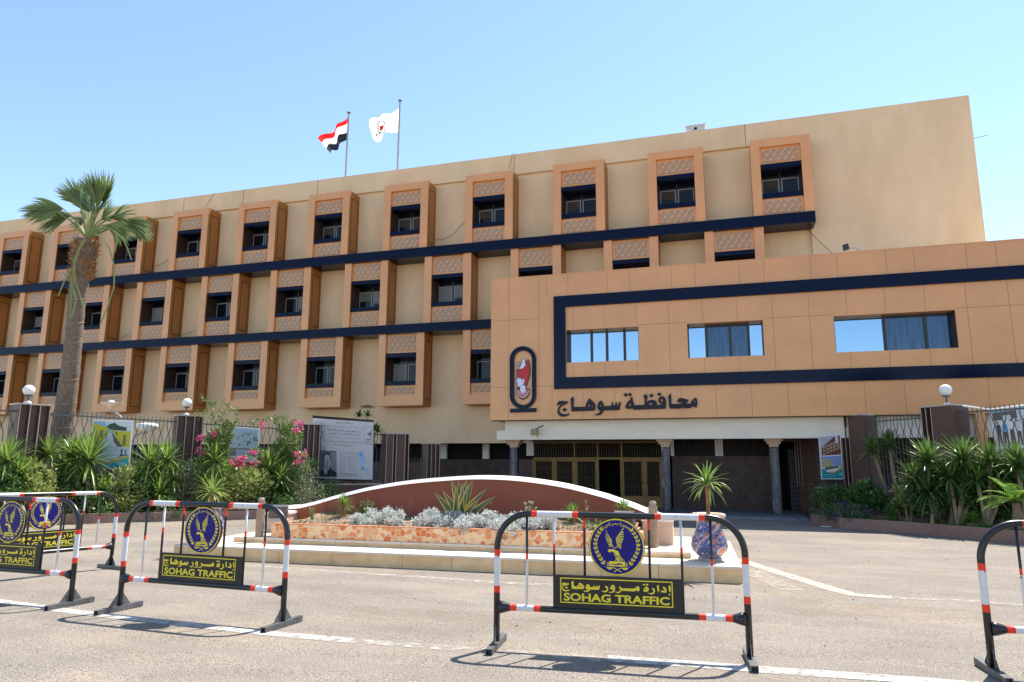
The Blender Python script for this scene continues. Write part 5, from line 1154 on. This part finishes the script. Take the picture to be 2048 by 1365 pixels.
# silver dusty miller clumps
dm = [(715, 1044, 20, .05), (745, 1036, 24, .3), (735, 1052, 17, .05), (782, 1036, 27, .25), (790, 1052, 20, .0), (850, 1046, 24, .2), (862, 1034, 20, .5), (884, 1048, 24, .1), (905, 1042, 24, .3), (935, 1044, 22, .25), (925, 1058, 24, -.05), (958, 1048, 22, .2), (985, 1040, 24, .4), (1000, 1052, 24, .05), (1018, 1064, 22, -.08), (1032, 1044, 22, .3), (1056, 1042, 22, .5), (1066, 1054, 20, .1), (1090, 1046, 20, .3), (1040, 1056, 20, .1)]
for i, (x, y, r, dy) in enumerate(dm):
    Y_ = 11.5+dy; p = onY(x, y, Y_); d = depth(p); k = d/F_PX; li = PM.inverted() @ p; zs = max(soilw(li.x, max(.84, li.y)).z, .40) if li.y > .8 else p.z-.1
    t = thing('dusty_miller', 'silver grey dusty miller clump in the front of the planter', 'plant', (p.x, p.y, zs-.02), 0, 'silver dusty miller clumps in the planter'); o = Vector((p.x, p.y, zs-.02))
    m = MB(); leafcloud(m, p-o, r*k, r*k*.8, r*k*.72, 900, .046, lump=8, asp=.5); m.build('foliage', 'silver', t)
    m = MB(); leafcloud(m, p-o-Vector((0, 0, r*k*.5)), r*k*.8, r*k*.65, r*k*.35, 120, .06, lump=3, asp=.4); m.build('dry_leaves', 'dry', t)
# weeds in the planter
def weed(x, y, h, n, label, lm='boug', fl=None, sp=.12):
    p = soilw(x, y); t = thing('weed', label, 'weed', p-Vector((0, 0, .02)), 0, 'weeds in the planter'); st = MB(); lf = MB(); fw = MB()
    for k in range(n):
        tx, ty = rp.gauss(0, sp), rp.gauss(0, sp*.6); hh = h*(.6+.5*rp.random()); st.tube([(tx*.3, ty*.3, 0), (tx*.7, ty*.7, hh*.5), (tx, ty, hh)], .004, 4)
        for q in range(int(hh/.012)):
            s = .15+.85*rp.random(); pp = Vector((tx*s, ty*s, hh*s)); dd = Vector((rp.uniform(-1, 1), rp.uniform(-1, 1), rp.uniform(-.1, .8))).normalized(); L = .04*(.6+.7*rp.random()); sd = dd.cross(Vector((0, 0, 1))).normalized()*L*.3; lf.face([pp, pp+dd*L*.5+sd, pp+dd*L, pp+dd*L*.5-sd])
        if fl: leafcloud(fw, (tx, ty, hh), .02, .02, .02, 10, .02, lump=1, asp=.8)
    st.build('stems', 'petiole', t); lf.build('leaves', lm, t)
    if fl: fw.build('blossoms', fl, t)
weed(-1.98, 1.75, .34, 26, 'bushy upright green weed left in the planter before the red wall', 'boug', None, .14)
weed(-2.9, 1.4, .30, 6, 'sparse weed at the left end of the planter', 'yucca', None, .12)
weed(1.28, 1.7, .38, 8, 'weed with tiny pale flowers right of the agave', 'boug', 'silver', .09)
weed(.95, 1.55, .18, 5, 'yellow green sprout just left of the flowering weed', 'yucca_l', None, .05)
weed(2.35, 1.6, .46, 2, 'thin sprout with curled leaves in front of the coping', 'yucca_l', None, .03)
weed(1.75, 1.2, .12, 12, 'low green weed patch right of the silver clumps', 'shrub', None, .16)
weed(2.6, 1.2, .14, 14, 'low green weed patch behind the round sign', 'boug', None, .16)
weed(-.1, 1.7, .30, 9, 'leafy green shoot behind the agave', 'yucca', None, .10)
for x, h in ((-1.35, .25), (-1.15, .34), (-.85, .22), (.45, .36), (-3.0, .42)):
    p = soilw(x, 1.9); m = MB(); m.tube([(0, 0, 0), (.01, 0, h*.6), (.05, 0, h)], .004, 4); 
    for k in range(8): m.tube([(.05-.002*k, 0, h-.01*k), (.05+rp.uniform(-.03, .03), 0, h-.01*k+.02)], .004, 4)
    tag(m.build('dry_stalk', 'dry', loc=p), 'dry seed stalk in front of the red planter wall', 'stalk', 'dry stalks in the planter')
m = MB()
for k in range(2600):
    x = rp.uniform(-3.1, 3.1); y = rp.uniform(.95, 2.15)
    if rp.random() > .35+.5*math.sin(x*2.1+1)**2: continue
    if abs(x+.1) < 1.3 and y < 1.6: continue
    p = soilw(x, y); blade(m, p-Vector((0, 0, .01)), Vector((rp.uniform(-.5, .5), rp.uniform(-.5, .5), 1)), .05+.07*rp.random(), .008, .6, 0, 2)
tag(m.build('planter_grass', 'grass'), kind='stuff')
m = MB()
for k in range(1500):
    x = rp.uniform(-3.15, 3.15); y = .86+.5*rp.random()**1.5; p = soilw(x, y)+Vector((0, 0, .004)); a = rp.random()*6; L = .02+.035*rp.random(); d1 = Vector((math.cos(a), math.sin(a), rp.uniform(0, .6)))*L; d2 = Vector((-math.sin(a), math.cos(a), rp.uniform(-.2, .4)))*L*.5
    m.face([p, p+d1*.5+d2, p+d1, p+d1*.5-d2])
tag(m.build('leaf_litter', 'dry'), kind='stuff')
# potted yuccas in the vases
for v, L, lab in ((v1, .42, 'arching yucca growing in the mosaic vase at the right end of the planter'), (v0, .34, 'pale yucca growing in the left mosaic vase')):
    t = thing('potted_yucca', lab, 'plant', (v.x, v.y, v.z+.66), 0, 'yuccas in the mosaic vases'); m = MB(); h = .46 if L > .4 else .2
    rosette(m, (0, 0, h), 46, L, .048, 1.9, -.35, .97, seg=6); m.build('leaves', 'yucca_l' if L < .4 else 'yucca', t)
    m = MB(); m.tube([(0, 0, -.04), (.01, 0, h*.5), (0, 0, h)], .03, 8); m.build('trunk', 'boot', t)
    m = MB(); m.lathe([(.185, -.02), (.1, .0), (.02, .01)], seg=20); m.build('pot_soil', 'soil', t)
# grass along the kerbs
def grass_strip(path, inset0, inset1, n, hmax, zoff, name='grass'):
    P = lerp_path(path, 40); m = MB()
    for k in range(n):
        i = rp.randrange(39); u = rp.random(); p = P[i].lerp(P[i+1], u); d = (P[i+1]-P[i]).normalized(); nn = Vector((-d.y, d.x, 0)); q = p+nn*(inset0+(inset1-inset0)*rp.random()); q.z = gz(q.y)+zoff
        blade(m, q, Vector((rp.uniform(-.6, .6), rp.uniform(-.6, .6), 1)), hmax*(.4+.7*rp.random()), .012, .8, 0, 2)
    tag(m.build(name, 'grass'), kind='stuff')
grass_strip(kO, .0, .9, 9000, .13, .22); grass_strip(rO, .02, 1.0, 9000, .12, .24)
grass_strip(kP, -.10, .0, 260, .07, 0, 'kerb_weeds')

# ================================================================== PALM
dp_ = 21.6
tp = [(112, 960), (120, 890), (130, 820), (141, 740), (148, 670), (154, 600), (162, 545), (169, 505), (174, 478)]
rad = [50, 46, 42, 38, 34, 31, 31, 34, 40]
P = [at(x, y, dp_) for x, y in tp]; P[0].z = gz(P[0].y)
t = thing('fan_palm', 'tall fan palm with a ringed grey trunk behind the left railing', 'palm', P[0]); o = Vector(P[0]); k = dp_/F_PX
Q = lerp_path([p-o for p in P], 60)
def rint(s):
    i = min(len(rad)-2, int(s*(len(rad)-1))); u = s*(len(rad)-1)-i; return (rad[i]*(1-u)+rad[i+1]*u)*.5*k
m = MB(); m.tube(Q, [rint(i/59)*(1+.035*math.sin(i*2.1)+.025*rp.random()) for i in range(60)], 18); m.build('trunk', 'bark', t, smooth=True)
m = MB()
for i in range(260):     # old leaf bases under the crown
    s = .845+.14*rp.random(); c = Q[int(s*59)]; a = rp.random()*2*PI; r_ = rint(s); d = Vector((math.cos(a), math.sin(a), .75)); p = c+Vector((math.cos(a), math.sin(a), 0))*r_*.86
    sd = Vector((-math.sin(a), math.cos(a), 0))*.055; L = .12+.14*rp.random(); m.face([p-sd, p+sd, p+d*L+sd*.35, p+d*L-sd*.35])
m.build('leaf_bases', 'boot', t)
for s0 in (.33, .42, .5, .57, .63, .71, .79):
    m = MB(); c = Q[int(s0*59)]; r_ = rint(s0)*1.02; m.tube([c+Vector((r_*math.cos(q*PI/8), r_*math.sin(q*PI/8), .05*math.sin(q*.8))) for q in range(17)], .012, 4, cap=False); m.build('cord', 'trunk', t)
cr = Q[-1]
def frond(hub, tipdir, R, spread, nseg, droop, face=Vector((0, -1, .2))):
    nseg = int(nseg*1.5)
    hub = at(hub[0], hub[1], dp_+rp.uniform(-.5, .5))-o; d = (_rt*tipdir[0]+_up*tipdir[1]+_fw*rp.uniform(-.35, .35)).normalized(); nrm = (Vector(face)-d*d.dot(Vector(face))).normalized(); sd = d.cross(nrm)
    m = MB(); R *= k*1.06
    for i in range(nseg):
        u = (i+.5)/nseg*2-1; a = u*spread; dd = d*math.cos(a)+sd*math.sin(a); L = R*(1-.25*abs(u)**2)*(.85+.2*rp.random()); wd = R*.06
        p = hub.copy(); q = dd+nrm*rp.uniform(-.18, .18); rows = []; side = nrm.cross(q).normalized()
        for j in range(6):
            s = j/5; ww = wd*(.35+.65*min(1, s*2.2) if s < .5 else 1.0*(1-(s-.5)/.5)**.8)*.5+.002; rows.append((p-side*ww-nrm*ww*.6, p.copy(), p+side*ww-nrm*ww*.6)); p = p+q.normalized()*L/5; q = q.normalized()+Vector((0, 0, -droop*(.25+s*s*1.1)*.45))
        i0 = len(m.v)
        for r3 in rows: m.v += [tuple(x) for x in r3]
        for j in range(5):
            for e in (0, 1): b = i0+3*j+e; m.f.append((b, b+1, b+4, b+3)); m.m.append(0)
    f = m.build('frond', 'frond', t)
    m = MB(); mid = cr.lerp(hub, .55)+Vector((0, 0, .12)); m.tube([cr, mid, hub], [.035, .028, .02], 6); m.build('petiole', 'petiole', f); return f
frond((196, 412), (-.10, 1), 68, .62, 26, .12)
frond((206, 408), (.18, 1), 66, .45, 20, .12)
frond((178, 425), (-.35, .9), 66, .7, 24, .25)
frond((126, 418), (-1, .02), 78, .55, 28, .45)
frond((140, 432), (-.95, -.1), 74, .6, 26, .75)
frond((160, 410), (-.55, .75), 60, .6, 22, .3)
frond((222, 436), (.85, .25), 54, .6, 22, .55)
frond((238, 444), (.95, -.05), 66, .5, 24, .85)
frond((214, 452), (.9, -.2), 58, .7, 22, .8)
frond((188, 430), (.1, .9), 62, .8, 24, .25)
frond((202, 440), (.6, .5), 48, .8, 20, .5)
frond((168, 445), (-.5, .2), 44, .9, 20, .7)
frond((112, 424), (-1, .1), 64, .4, 20, .6)
frond((190, 400), (-.3, 1), 52, .7, 22, .3)
frond((258, 452), (.9, -.35), 50, .5, 20, 1.0)
frond((224, 456), (.7, -.5), 44, .7, 18, 1.1)
for pts in ([(166, 480), (156, 505), (150, 530), (130, 560), (117, 592)], [(168, 482), (150, 520), (144, 560), (142, 600), (141, 638)], [(170, 480), (148, 520), (150, 560), (160, 590), (168, 620)], [(188, 468), (205, 475), (220, 500), (229, 535), (228, 575), (215, 615), (200, 650)], [(190, 458), (215, 455), (232, 465), (248, 480), (258, 505), (263, 520)], [(232, 465), (234, 480), (230, 505)], [(150, 530), (146, 580), (152, 600), (143, 638)]):
    m = MB(); m.tube([at(x, y, dp_-.6)-o for x, y in pts], .022, 5); m.build('hanging_stalk', 'petiole', t)

# ================================================================== TRAFFIC BARRIERS
BW, BH = 2.16, 1.165      # post spacing, height of the top tube axis
SG = dict(
 jim=[[(155,300),(175,255),(220,250),(400,268),(385,310),(330,330),(250,335),(210,360),(195,400),(210,440),(260,465),(350,475),(440,460),(420,485),(360,508),(270,515),(205,495),(170,455),(160,400),(180,340),(215,322),(185,302),(165,315)]],
 dot=[[(262,398),(315,360),(370,395),(318,430)]],
 ha=[[(470,230),(535,190),(545,200),(555,355),(660,360),(680,330),(740,240),(800,270),(860,320),(890,370),(885,415),(855,445),(490,440)],[(703,350),(735,328),(764,345),(756,367),(720,364)],[(798,366),(820,348),(842,365),(840,382),(815,380)]],
 su=[[(935,390),(950,330),(985,300),(1015,290),(1050,310),(1075,380),(1170,385),(1180,350),(1215,318),(1215,375),(1262,380),(1275,345),(1300,328),(1310,370),(1350,368),(1355,335),(1385,325),(1385,400),(1360,468),(1080,460),(1060,490),(1020,525),(960,530),(870,510),(865,495),(960,490),(1010,460),(960,450),(938,425)],[(983,365),(1000,356),(1014,368),(1003,382)]],
 ra=[[(1560,385),(1555,365),(1580,335),(1620,360),(1655,410),(1660,450),(1640,500),(1600,535),(1540,548),(1480,525),(1430,488),(1480,500),(1540,500),(1590,475),(1605,440),(1590,400)]],
 wa=[[(1720,415),(1740,350),(1780,318),(1815,310),(1850,335),(1870,390),(1875,440),(1860,500),(1830,540),(1770,560),(1700,550),(1640,528),(1720,530),(1790,510),(1825,470),(1760,460),(1730,445)],[(1768,385),(1790,373),(1810,385),(1795,400),(1778,397)]],
 mar=[[(x+1890, y) for x, y in l] for l in [[(95,390),(130,355),(170,395),(205,418),(590,425),(620,400),(660,365),(715,345),(745,395),(762,430),(745,470),(720,515),(660,490),(620,485),(600,512),(180,490),(150,540),(95,570),(40,560),(0,545),(-30,520),(0,522),(60,528),(120,505),(145,470),(130,420)],[(663,405),(680,396),(697,408),(691,420),(672,417)]]],
 ta=[[(x+1890, y) for x, y in l] for l in [[(865,490),(880,435),(920,385),(955,355),(1010,385),(1040,430),(1035,480),(1000,515),(920,525),(880,515)],[(915,432),(940,423),(980,450),(950,454),(920,448)]]],
 td=[[(x+1890, y) for x, y in [(835,305),(885,270),(938,302),(885,337)]]], te=[[(x+1890, y) for x, y in [(938,305),(980,270),(1040,308),(985,342)]]],
 rb=[[(x+1890, y) for x, y in [(1130,440),(1130,425),(1160,395),(1210,430),(1232,480),(1225,530),(1190,580),(1130,605),(1060,590),(985,545),(1050,563),(1120,560),(1165,530),(1180,490),(1160,455)]]],
 al=[[(x+1890, y) for x, y in [(1285,345),(1340,300),(1355,390),(1365,480),(1320,545),(1305,470),(1295,400)]]],
 da=[[(x+1890, y) for x, y in [(1465,400),(1495,355),(1550,390),(1585,450),(1590,490),(1575,548),(1410,535),(1420,480),(1520,480),(1530,460),(1500,430)]]],
 ia=[[(x+1890, y) for x, y in [(1640,365),(1695,310),(1710,400),(1718,470),(1680,550),(1660,480),(1650,420)]]], hz=[[(x+1890, y) for x, y in [(1635,600),(1665,580),(1690,590),(1668,602),(1712,612),(1660,645),(1660,625),(1640,620)]]])
def sgn_uv(x, y):   # traced picture coordinates of the sign -> unit square inside its yellow border
    u = (x-110)/3555; yt = 85+u*130; yb_ = 855+u*155; return u, 1-(y-yt)/(yb_-yt)
def barrier_proto():
    t = thing('traffic_barrier', '', 'barrier', (0, 0, 0), 0, 'traffic barriers across the forecourt')
    h = BW/2; r = .30
    BLK, RED, WHT = 0, 1, 2
    # posts + arch as one bent tube with painted bands
    zp = [.03, .47, .53, .79, .845]; path = []; ms = []
    for z, m_ in zip(zp, (BLK, RED, WHT, RED, BLK)): path.append((-h, z)); ms.append(m_)
    for k in range(0, 13): a = PI-PI/2*k/12; path.append((-h+r+r*math.cos(a), BH-r+r*math.sin(a))); ms.append(BLK)
    for x, m_ in ((-h+.318, RED), (-h+.37, WHT), (-h+.69, RED), (-h+.745, BLK), (h-.745, RED), (h-.69, WHT), (h-.37, RED), (h-.318, BLK)): path.append((x, BH)); ms.append(m_)
    for k in range(0, 13): a = PI/2-PI/2*k/12; path.append((h-r+r*math.cos(a), BH-r+r*math.sin(a))); ms.append(BLK)
    for z, m_ in ((.845, RED), (.79, WHT), (.53, RED), (.47, BLK), (.03, BLK)): path.append((h, z)); ms.append(m_)
    m = MB(); m.tube([(x, 0, z) for x, z in path], .0285, 16, mats=ms); m.build('frame', ['black', 'redp', 'whitep'], t, smooth=True)
    # lower rail with flared ends
    xs = [-h+.02, -h+.06, -h+.125, -h+.185, -h+.34, -h+.40, h-.40, h-.34, h-.185, h-.125, h-.06, h-.02]; rr = [.055, .05, .03, .028, .028, .028, .028, .028, .028, .03, .05, .055]; mm = [BLK, BLK, RED, WHT, RED, BLK, RED, WHT, RED, BLK, BLK, BLK]
    zr_ = .345; m = MB(); m.tube([(x, 0, zr_) for x in xs], rr, 14, mats=mm); m.build('lower_rail', ['black', 'redp', 'whitep'], t, smooth=True)
    def bar(x, z0, z1, cuts):
        m = MB(); zs = [z0]+[c[0] for c in cuts]+[z1]; mm_ = [cuts[0][2]]+[c[1] for c in cuts]; m.tube([(x, 0, z) for z in zs], .0115, 8, mats=mm_+[mm_[-1]]); m.build('bar', ['black', 'redp', 'whitep'], t, smooth=True)
    zt, zl = BH-.02, zr_+.02; st_ = .645
    for s in (-1, 1):
        bar(s*h*.745, zl, zt-.004, [(.765, RED, WHT), (.815, BLK, WHT)])
        bar(s*h*.515, zl, zt, [(.85, RED, BLK), (.905, WHT, BLK)])
        bar(s*h*.262, st_, zt, [(1.05, RED, BLK), (1.105, RED, BLK)])
        # foot: square tube lying across, gusset plates
        m = MB(); x = s*h; L = .29; w_ = .03
        for q in ((x-w_, x+w_, .0, .006), (x-w_, x+w_, .05, .056)): m.box(q[0], q[1], -L, L, q[2], q[3])
        m.box(x-w_, x-w_+.006, -L, L, .006, .05); m.box(x+w_-.006, x+w_, -L, L, .006, .05); m.box(x-w_+.006, x+w_-.006, -L+.03, L-.03, .0065, .0495, 1); m.build('foot', ['footgrey', 'black'], t)
        for sy in (-1, 1):
            m = MB(); m.plate([[(.025, .056), (.14, .056), (.025, .20)]] if sy > 0 else [[(-.14, .056), (-.025, .056), (-.025, .20)]], lambda a, b, hh: (x-.004+hh, a, b), .008); m.build('gusset', 'footgrey', t)
    # sign board
    sw, s0, s1 = h*.515, .375, .645
    m = MB(); m.box(-sw, sw, -.016, .016, s0-.005, s1); sb = m.build('sign_board', 'signblk', t)
    bx0, bx1, bz0, bz1 = -sw+.055, sw-.085, s0+.035, s1-.022; yf = -.0175
    fn = lambda x, z, hh: (x, yf-hh, z)
    e = .009; m = MB(); m.plate([[(bx0, bz0), (bx1, bz0), (bx1, bz1), (bx0, bz1)], [(bx0+e, bz0+e), (bx1-e, bz0+e), (bx1-e, bz1-e), (bx0+e, bz1-e)]], fn); m.build('sign_border', 'yellow', sb)
    m = MB()
    for lp in SG.values(): m.plate([[(bx0+(bx1-bx0)*sgn_uv(*p)[0], bz0+(bz1-bz0)*sgn_uv(*p)[1]) for p in l][::-1] for l in (lp if isinstance(lp[0], list) else [lp])], fn)
    m.build('arabic_lettering', 'yellow', sb)
    m = MB(); put_text(m, 'SOHAG TRAFFIC', bx0+.03, bx1-.03, bz0+.018, bz0+.086, fn, bold=.03); m.build('latin_lettering', 'yellow', sb)
    # round badge
    cz, R = .898, .245
    m = MB(); n = 64
    circ = lambda r_, k=n: [(r_*math.cos(2*PI*i/k), cz+r_*math.sin(2*PI*i/k)) for i in range(k)]
    m.plate([circ(R)], lambda x, z, hh: (x, .012-hh, z), .026); m.face([(x, .012, z) for x, z in reversed(circ(R))]); bd_ = m.build('badge', 'signblk', t)
    yb2 = -.0152; f2 = lambda x, z, hh: (x, yb2-hh, z); f3 = lambda x, z, hh: (x, yb2-.0012-hh, z)
    m = MB(); m.plate([circ(R*.94)], f2); m.build('blue_field', 'blue', bd_)
    m = MB(); m.plate([circ(R*.985), circ(R*.94)], f3); m.build('gold_ring', 'yellow', bd_)
    E = lambda l: [((x-690)/640*R, cz+(690-y)/640*R) for x, y in l]
    def orient(l): 
        a = sum(l[i][0]*l[(i+1) % len(l)][1]-l[(i+1) % len(l)][0]*l[i][1] for i in range(len(l))); return l if a > 0 else l[::-1]
    m = MB(); P_ = lambda l: m.plate([orient(E(l))], f3)
    lead = [(478,395),(500,440),(525,485),(552,520),(572,550),(575,590),(580,620),(590,650),(605,680)]; tips_ = [(455,325),(434,392),(430,440),(440,492),(452,535),(470,580),(500,628),(515,672),(535,710)]
    for k in range(8):
        a, b = lead[k], lead[k+1]; tp_ = tips_[k]; P_([a, (a[0]*.35+b[0]*.65, a[1]*.35+b[1]*.65), (tp_[0]+14, tp_[1]+22), tp_])
    lead = [(842,290),(812,345),(780,385),(748,430),(718,465),(700,500),(694,540),(706,590),(715,640),(705,690)]; tips_ = [(862,275),(863,345),(863,400),(860,450),(856,505),(835,548),(815,590),(808,650),(800,705)]
    for k in range(9):
        a, b = lead[k], lead[k+1]; tp_ = tips_[k]; P_([a, (a[0]*.35+b[0]*.65, a[1]*.35+b[1]*.65), (tp_[0]-12, tp_[1]+24), tp_])
    # leading edges as narrow strips
    def strip(pts, w_):
        for i in range(len(pts)-1):
            a, b = Vector(pts[i]), Vector(pts[i+1]); d = (b-a).normalized(); nn = Vector((-d.y, d.x))*w_/2; a -= d*w_*.2; b += d*w_*.2; P_([tuple(a+nn), tuple(b+nn), tuple(b-nn), tuple(a-nn)])
    strip([(458,330),(490,405),(540,485),(578,540),(578,600),(595,665),(625,705),(662,714),(700,690),(716,640),(692,560),(690,490),(740,425),(800,345),(852,268)], 13)
    P_([(492,795),(500,755),(530,738),(560,752),(600,735),(680,765),(740,790),(748,840),(775,882),(740,872),(700,905),(680,870),(640,822),(590,790),(550,812),(520,810)])
    for q in ([(720,890),(765,890),(880,1000),(850,985)], [(715,900),(735,905),(830,1003),(805,1000)], [(705,905),(722,915),(775,1003),(745,1003)], [(690,930),(712,930),(735,1003),(698,1003)], [(620,830),(640,835),(695,930),(685,975),(640,1012),(672,960),(668,910)]): P_(q)
    m.plate([orient(E([(512,1010),(880,1010),(872,1120),(532,1120)])), E([(560,1052),(620,1078),(700,1062),(742,1034),(765,1060),(820,1058),(830,1085),(700,1086),(660,1105),(640,1092),(570,1086)])], f3)
    for cx_ in (490, 908): m.plate([orient(E([(cx_+22*math.cos(k*PI/8), 1075+45*math.sin(k*PI/8)) for k in range(16)])), E([(cx_+9*math.cos(k*PI/8), 1068+32*math.sin(k*PI/8)) for k in range(16)])], f3)
    strip([(600,1148),(650,1165),(790,1245)], 14); strip([(800,1148),(750,1165),(620,1245)], 14)
    P_([(450,1152),(480,1140),(600,1146),(560,1192),(500,1190)]); P_([(950,1152),(920,1140),(800,1146),(840,1192),(900,1190)])
    m.build('eagle', 'yellow', bd_)
    for s in (-1, 1):
        m = MB()
        path_ = [(330,330),(262,430),(215,540),(205,650),(222,760),(270,870),(335,970),(400,1075)]
        fine = lerp_path([Vector((x, y, 0)) for x, y in path_], 10)
        for i, c in enumerate(fine):
            d = (fine[max(i-1, 0)]-fine[min(i+1, 9)]).normalized()
            for a, L, w_ in ((.58, 98, 27), (-.58, 98, 27), (0, 78, 24)):
                ca, sa = math.cos(a), math.sin(a); dd = Vector((d.x*ca-d.y*sa, d.x*sa+d.y*ca)); nn = Vector((-dd.y, dd.x)); b = Vector((c.x, c.y))-dd*14
                lf_ = [tuple(b), tuple(b+dd*L*.45+nn*w_), tuple(b+dd*L), tuple(b+dd*L*.45-nn*w_)]
                if s > 0: lf_ = [(1392-x, y) for x, y in lf_]
                P_(lf_)
        for q in ((432, 1008), (425, 1125)): P_([((q[0] if s < 0 else 1392-q[0])+9*math.cos(k*PI/4), q[1]+9*math.sin(k*PI/4)) for k in range(8)])
        m.build('wreath_branch', 'yellow', bd_)
    m = MB(); v, f, (a, b, c, d) = text_geo(shape_ar('\u062C\u0645\u0647\u0648\u0631\u064A\u0629 \u0645\u0635\u0631 \u0627\u0644\u0639\u0631\u0628\u064A\u0629'), .012)
    i0 = len(m.v)
    for x, y in v:
        th = math.radians(128-(x-a)/(b-a)*77); rr_ = R*(.735+.145*(y-c)/(d-c)); m.v.append((rr_*math.cos(th), yb2-.0012, cz+rr_*math.sin(th)))
    for q in f: m.f.append(tuple(i0+k for k in q)); m.m.append(0)
    m.build('arc_lettering', 'yellow', bd_)
    return t
bp_ = barrier_proto()
def place_barrier(i, p, q, label):
    """left and right post feet on the ground"""
    p, q = Vector(p), Vector(q); c = (p+q)/2; o = bp_ if i == 0 else copy_tree(bp_)
    o.location = (c.x, c.y, gz(c.y)+.001); o.rotation_euler = (0, -math.atan2(gz(q.y)-gz(p.y), BW), math.atan2(q.y-p.y, q.x-p.x)); o['label'] = label
place_barrier(0, gnd(996, 1295.5), gnd(1497.6, 1327), 'barrier standing nearest the camera in front of the planter right half, fully in view')
place_barrier(1, gnd(235, 1222), gnd(568, 1255), 'barrier fully in view in front of the planter left end')
r3 = gnd(140, 1213); place_barrier(2, r3-Vector((BW, -.05, 0)), r3, 'barrier cut by the left picture edge, in the front row')
r4 = gnd(220, 1138); place_barrier(3, r4-Vector((.40, 2.12, 0)), r4, 'barrier turned sideways behind the front row at the left picture edge')
l5 = gnd(1986, 1350); place_barrier(4, l5, l5+Vector((BW, .12, 0)), 'barrier cut by the right picture edge, only its left arch in view')
# litter
p = gnd(1735, 1059); m = MB(); m.tube([p+Vector((-.14, 0, .05)), p+Vector((.06, .02, .05)), p+Vector((.12, .03, .05)), p+Vector((.17, .03, .05))], [.05, .05, .02, .02], 10); tag(m.build('litter_bottle', mat('blue_plastic', (.05, .12, .40), .3)), 'crushed blue plastic bottle lying by the right kerb', 'bottle')
p = gnd(1652, 1054.5); m = MB(); m.obox(p+Vector((-.15, -.05, .003)), (.3, .02, 0), (0, .12, 0), (0, 0, .02)); tag(m.build('litter_board', 'capstone'), 'flat white scrap lying by the purple bush', 'scrap')
m = MB()
for k in range(170):
    x, y = rp.uniform(-9, 8), rp.uniform(4.6, 20); s = rp.uniform(.005, .014)
    m.lathe([(s*.6, 0), (s, s*.4), (s*.5, s*.8)], (x, y, gz(y)+.001), 6)
tag(m.build('gravel', mat('stone_chips', (.12, .11, .10), .9, .4, 20)), kind='stuff')

# ================================================================== ACROSS THE STREET (seen only as reflections in glass and navy panels)
for k, (x, y, h_, rr_) in enumerate(((14, -25, 10.2, 4.6), (23, -24, 9.6, 4.2), (33, -26, 9.0, 4.0))):
    t = thing('street_tree', 'broad dark green street tree across the street, opposite the office block', 'tree', (x, y, 0), 0, 'trees across the street'); m = MB(); leafcloud(m, (0, 0, h_-rr_*.75), rr_, rr_, rr_*.8, 900, .8, lump=6, asp=.6); m.build('crown', 'shrub_d', t)
    m = MB(); m.tube([(0, 0, -.1), (.1, 0, h_*.25), (0, .1, h_*.55), (0, 0, h_*.8)], [.25, .2, .15, .06], 8); m.build('trunk', 'bark', t)
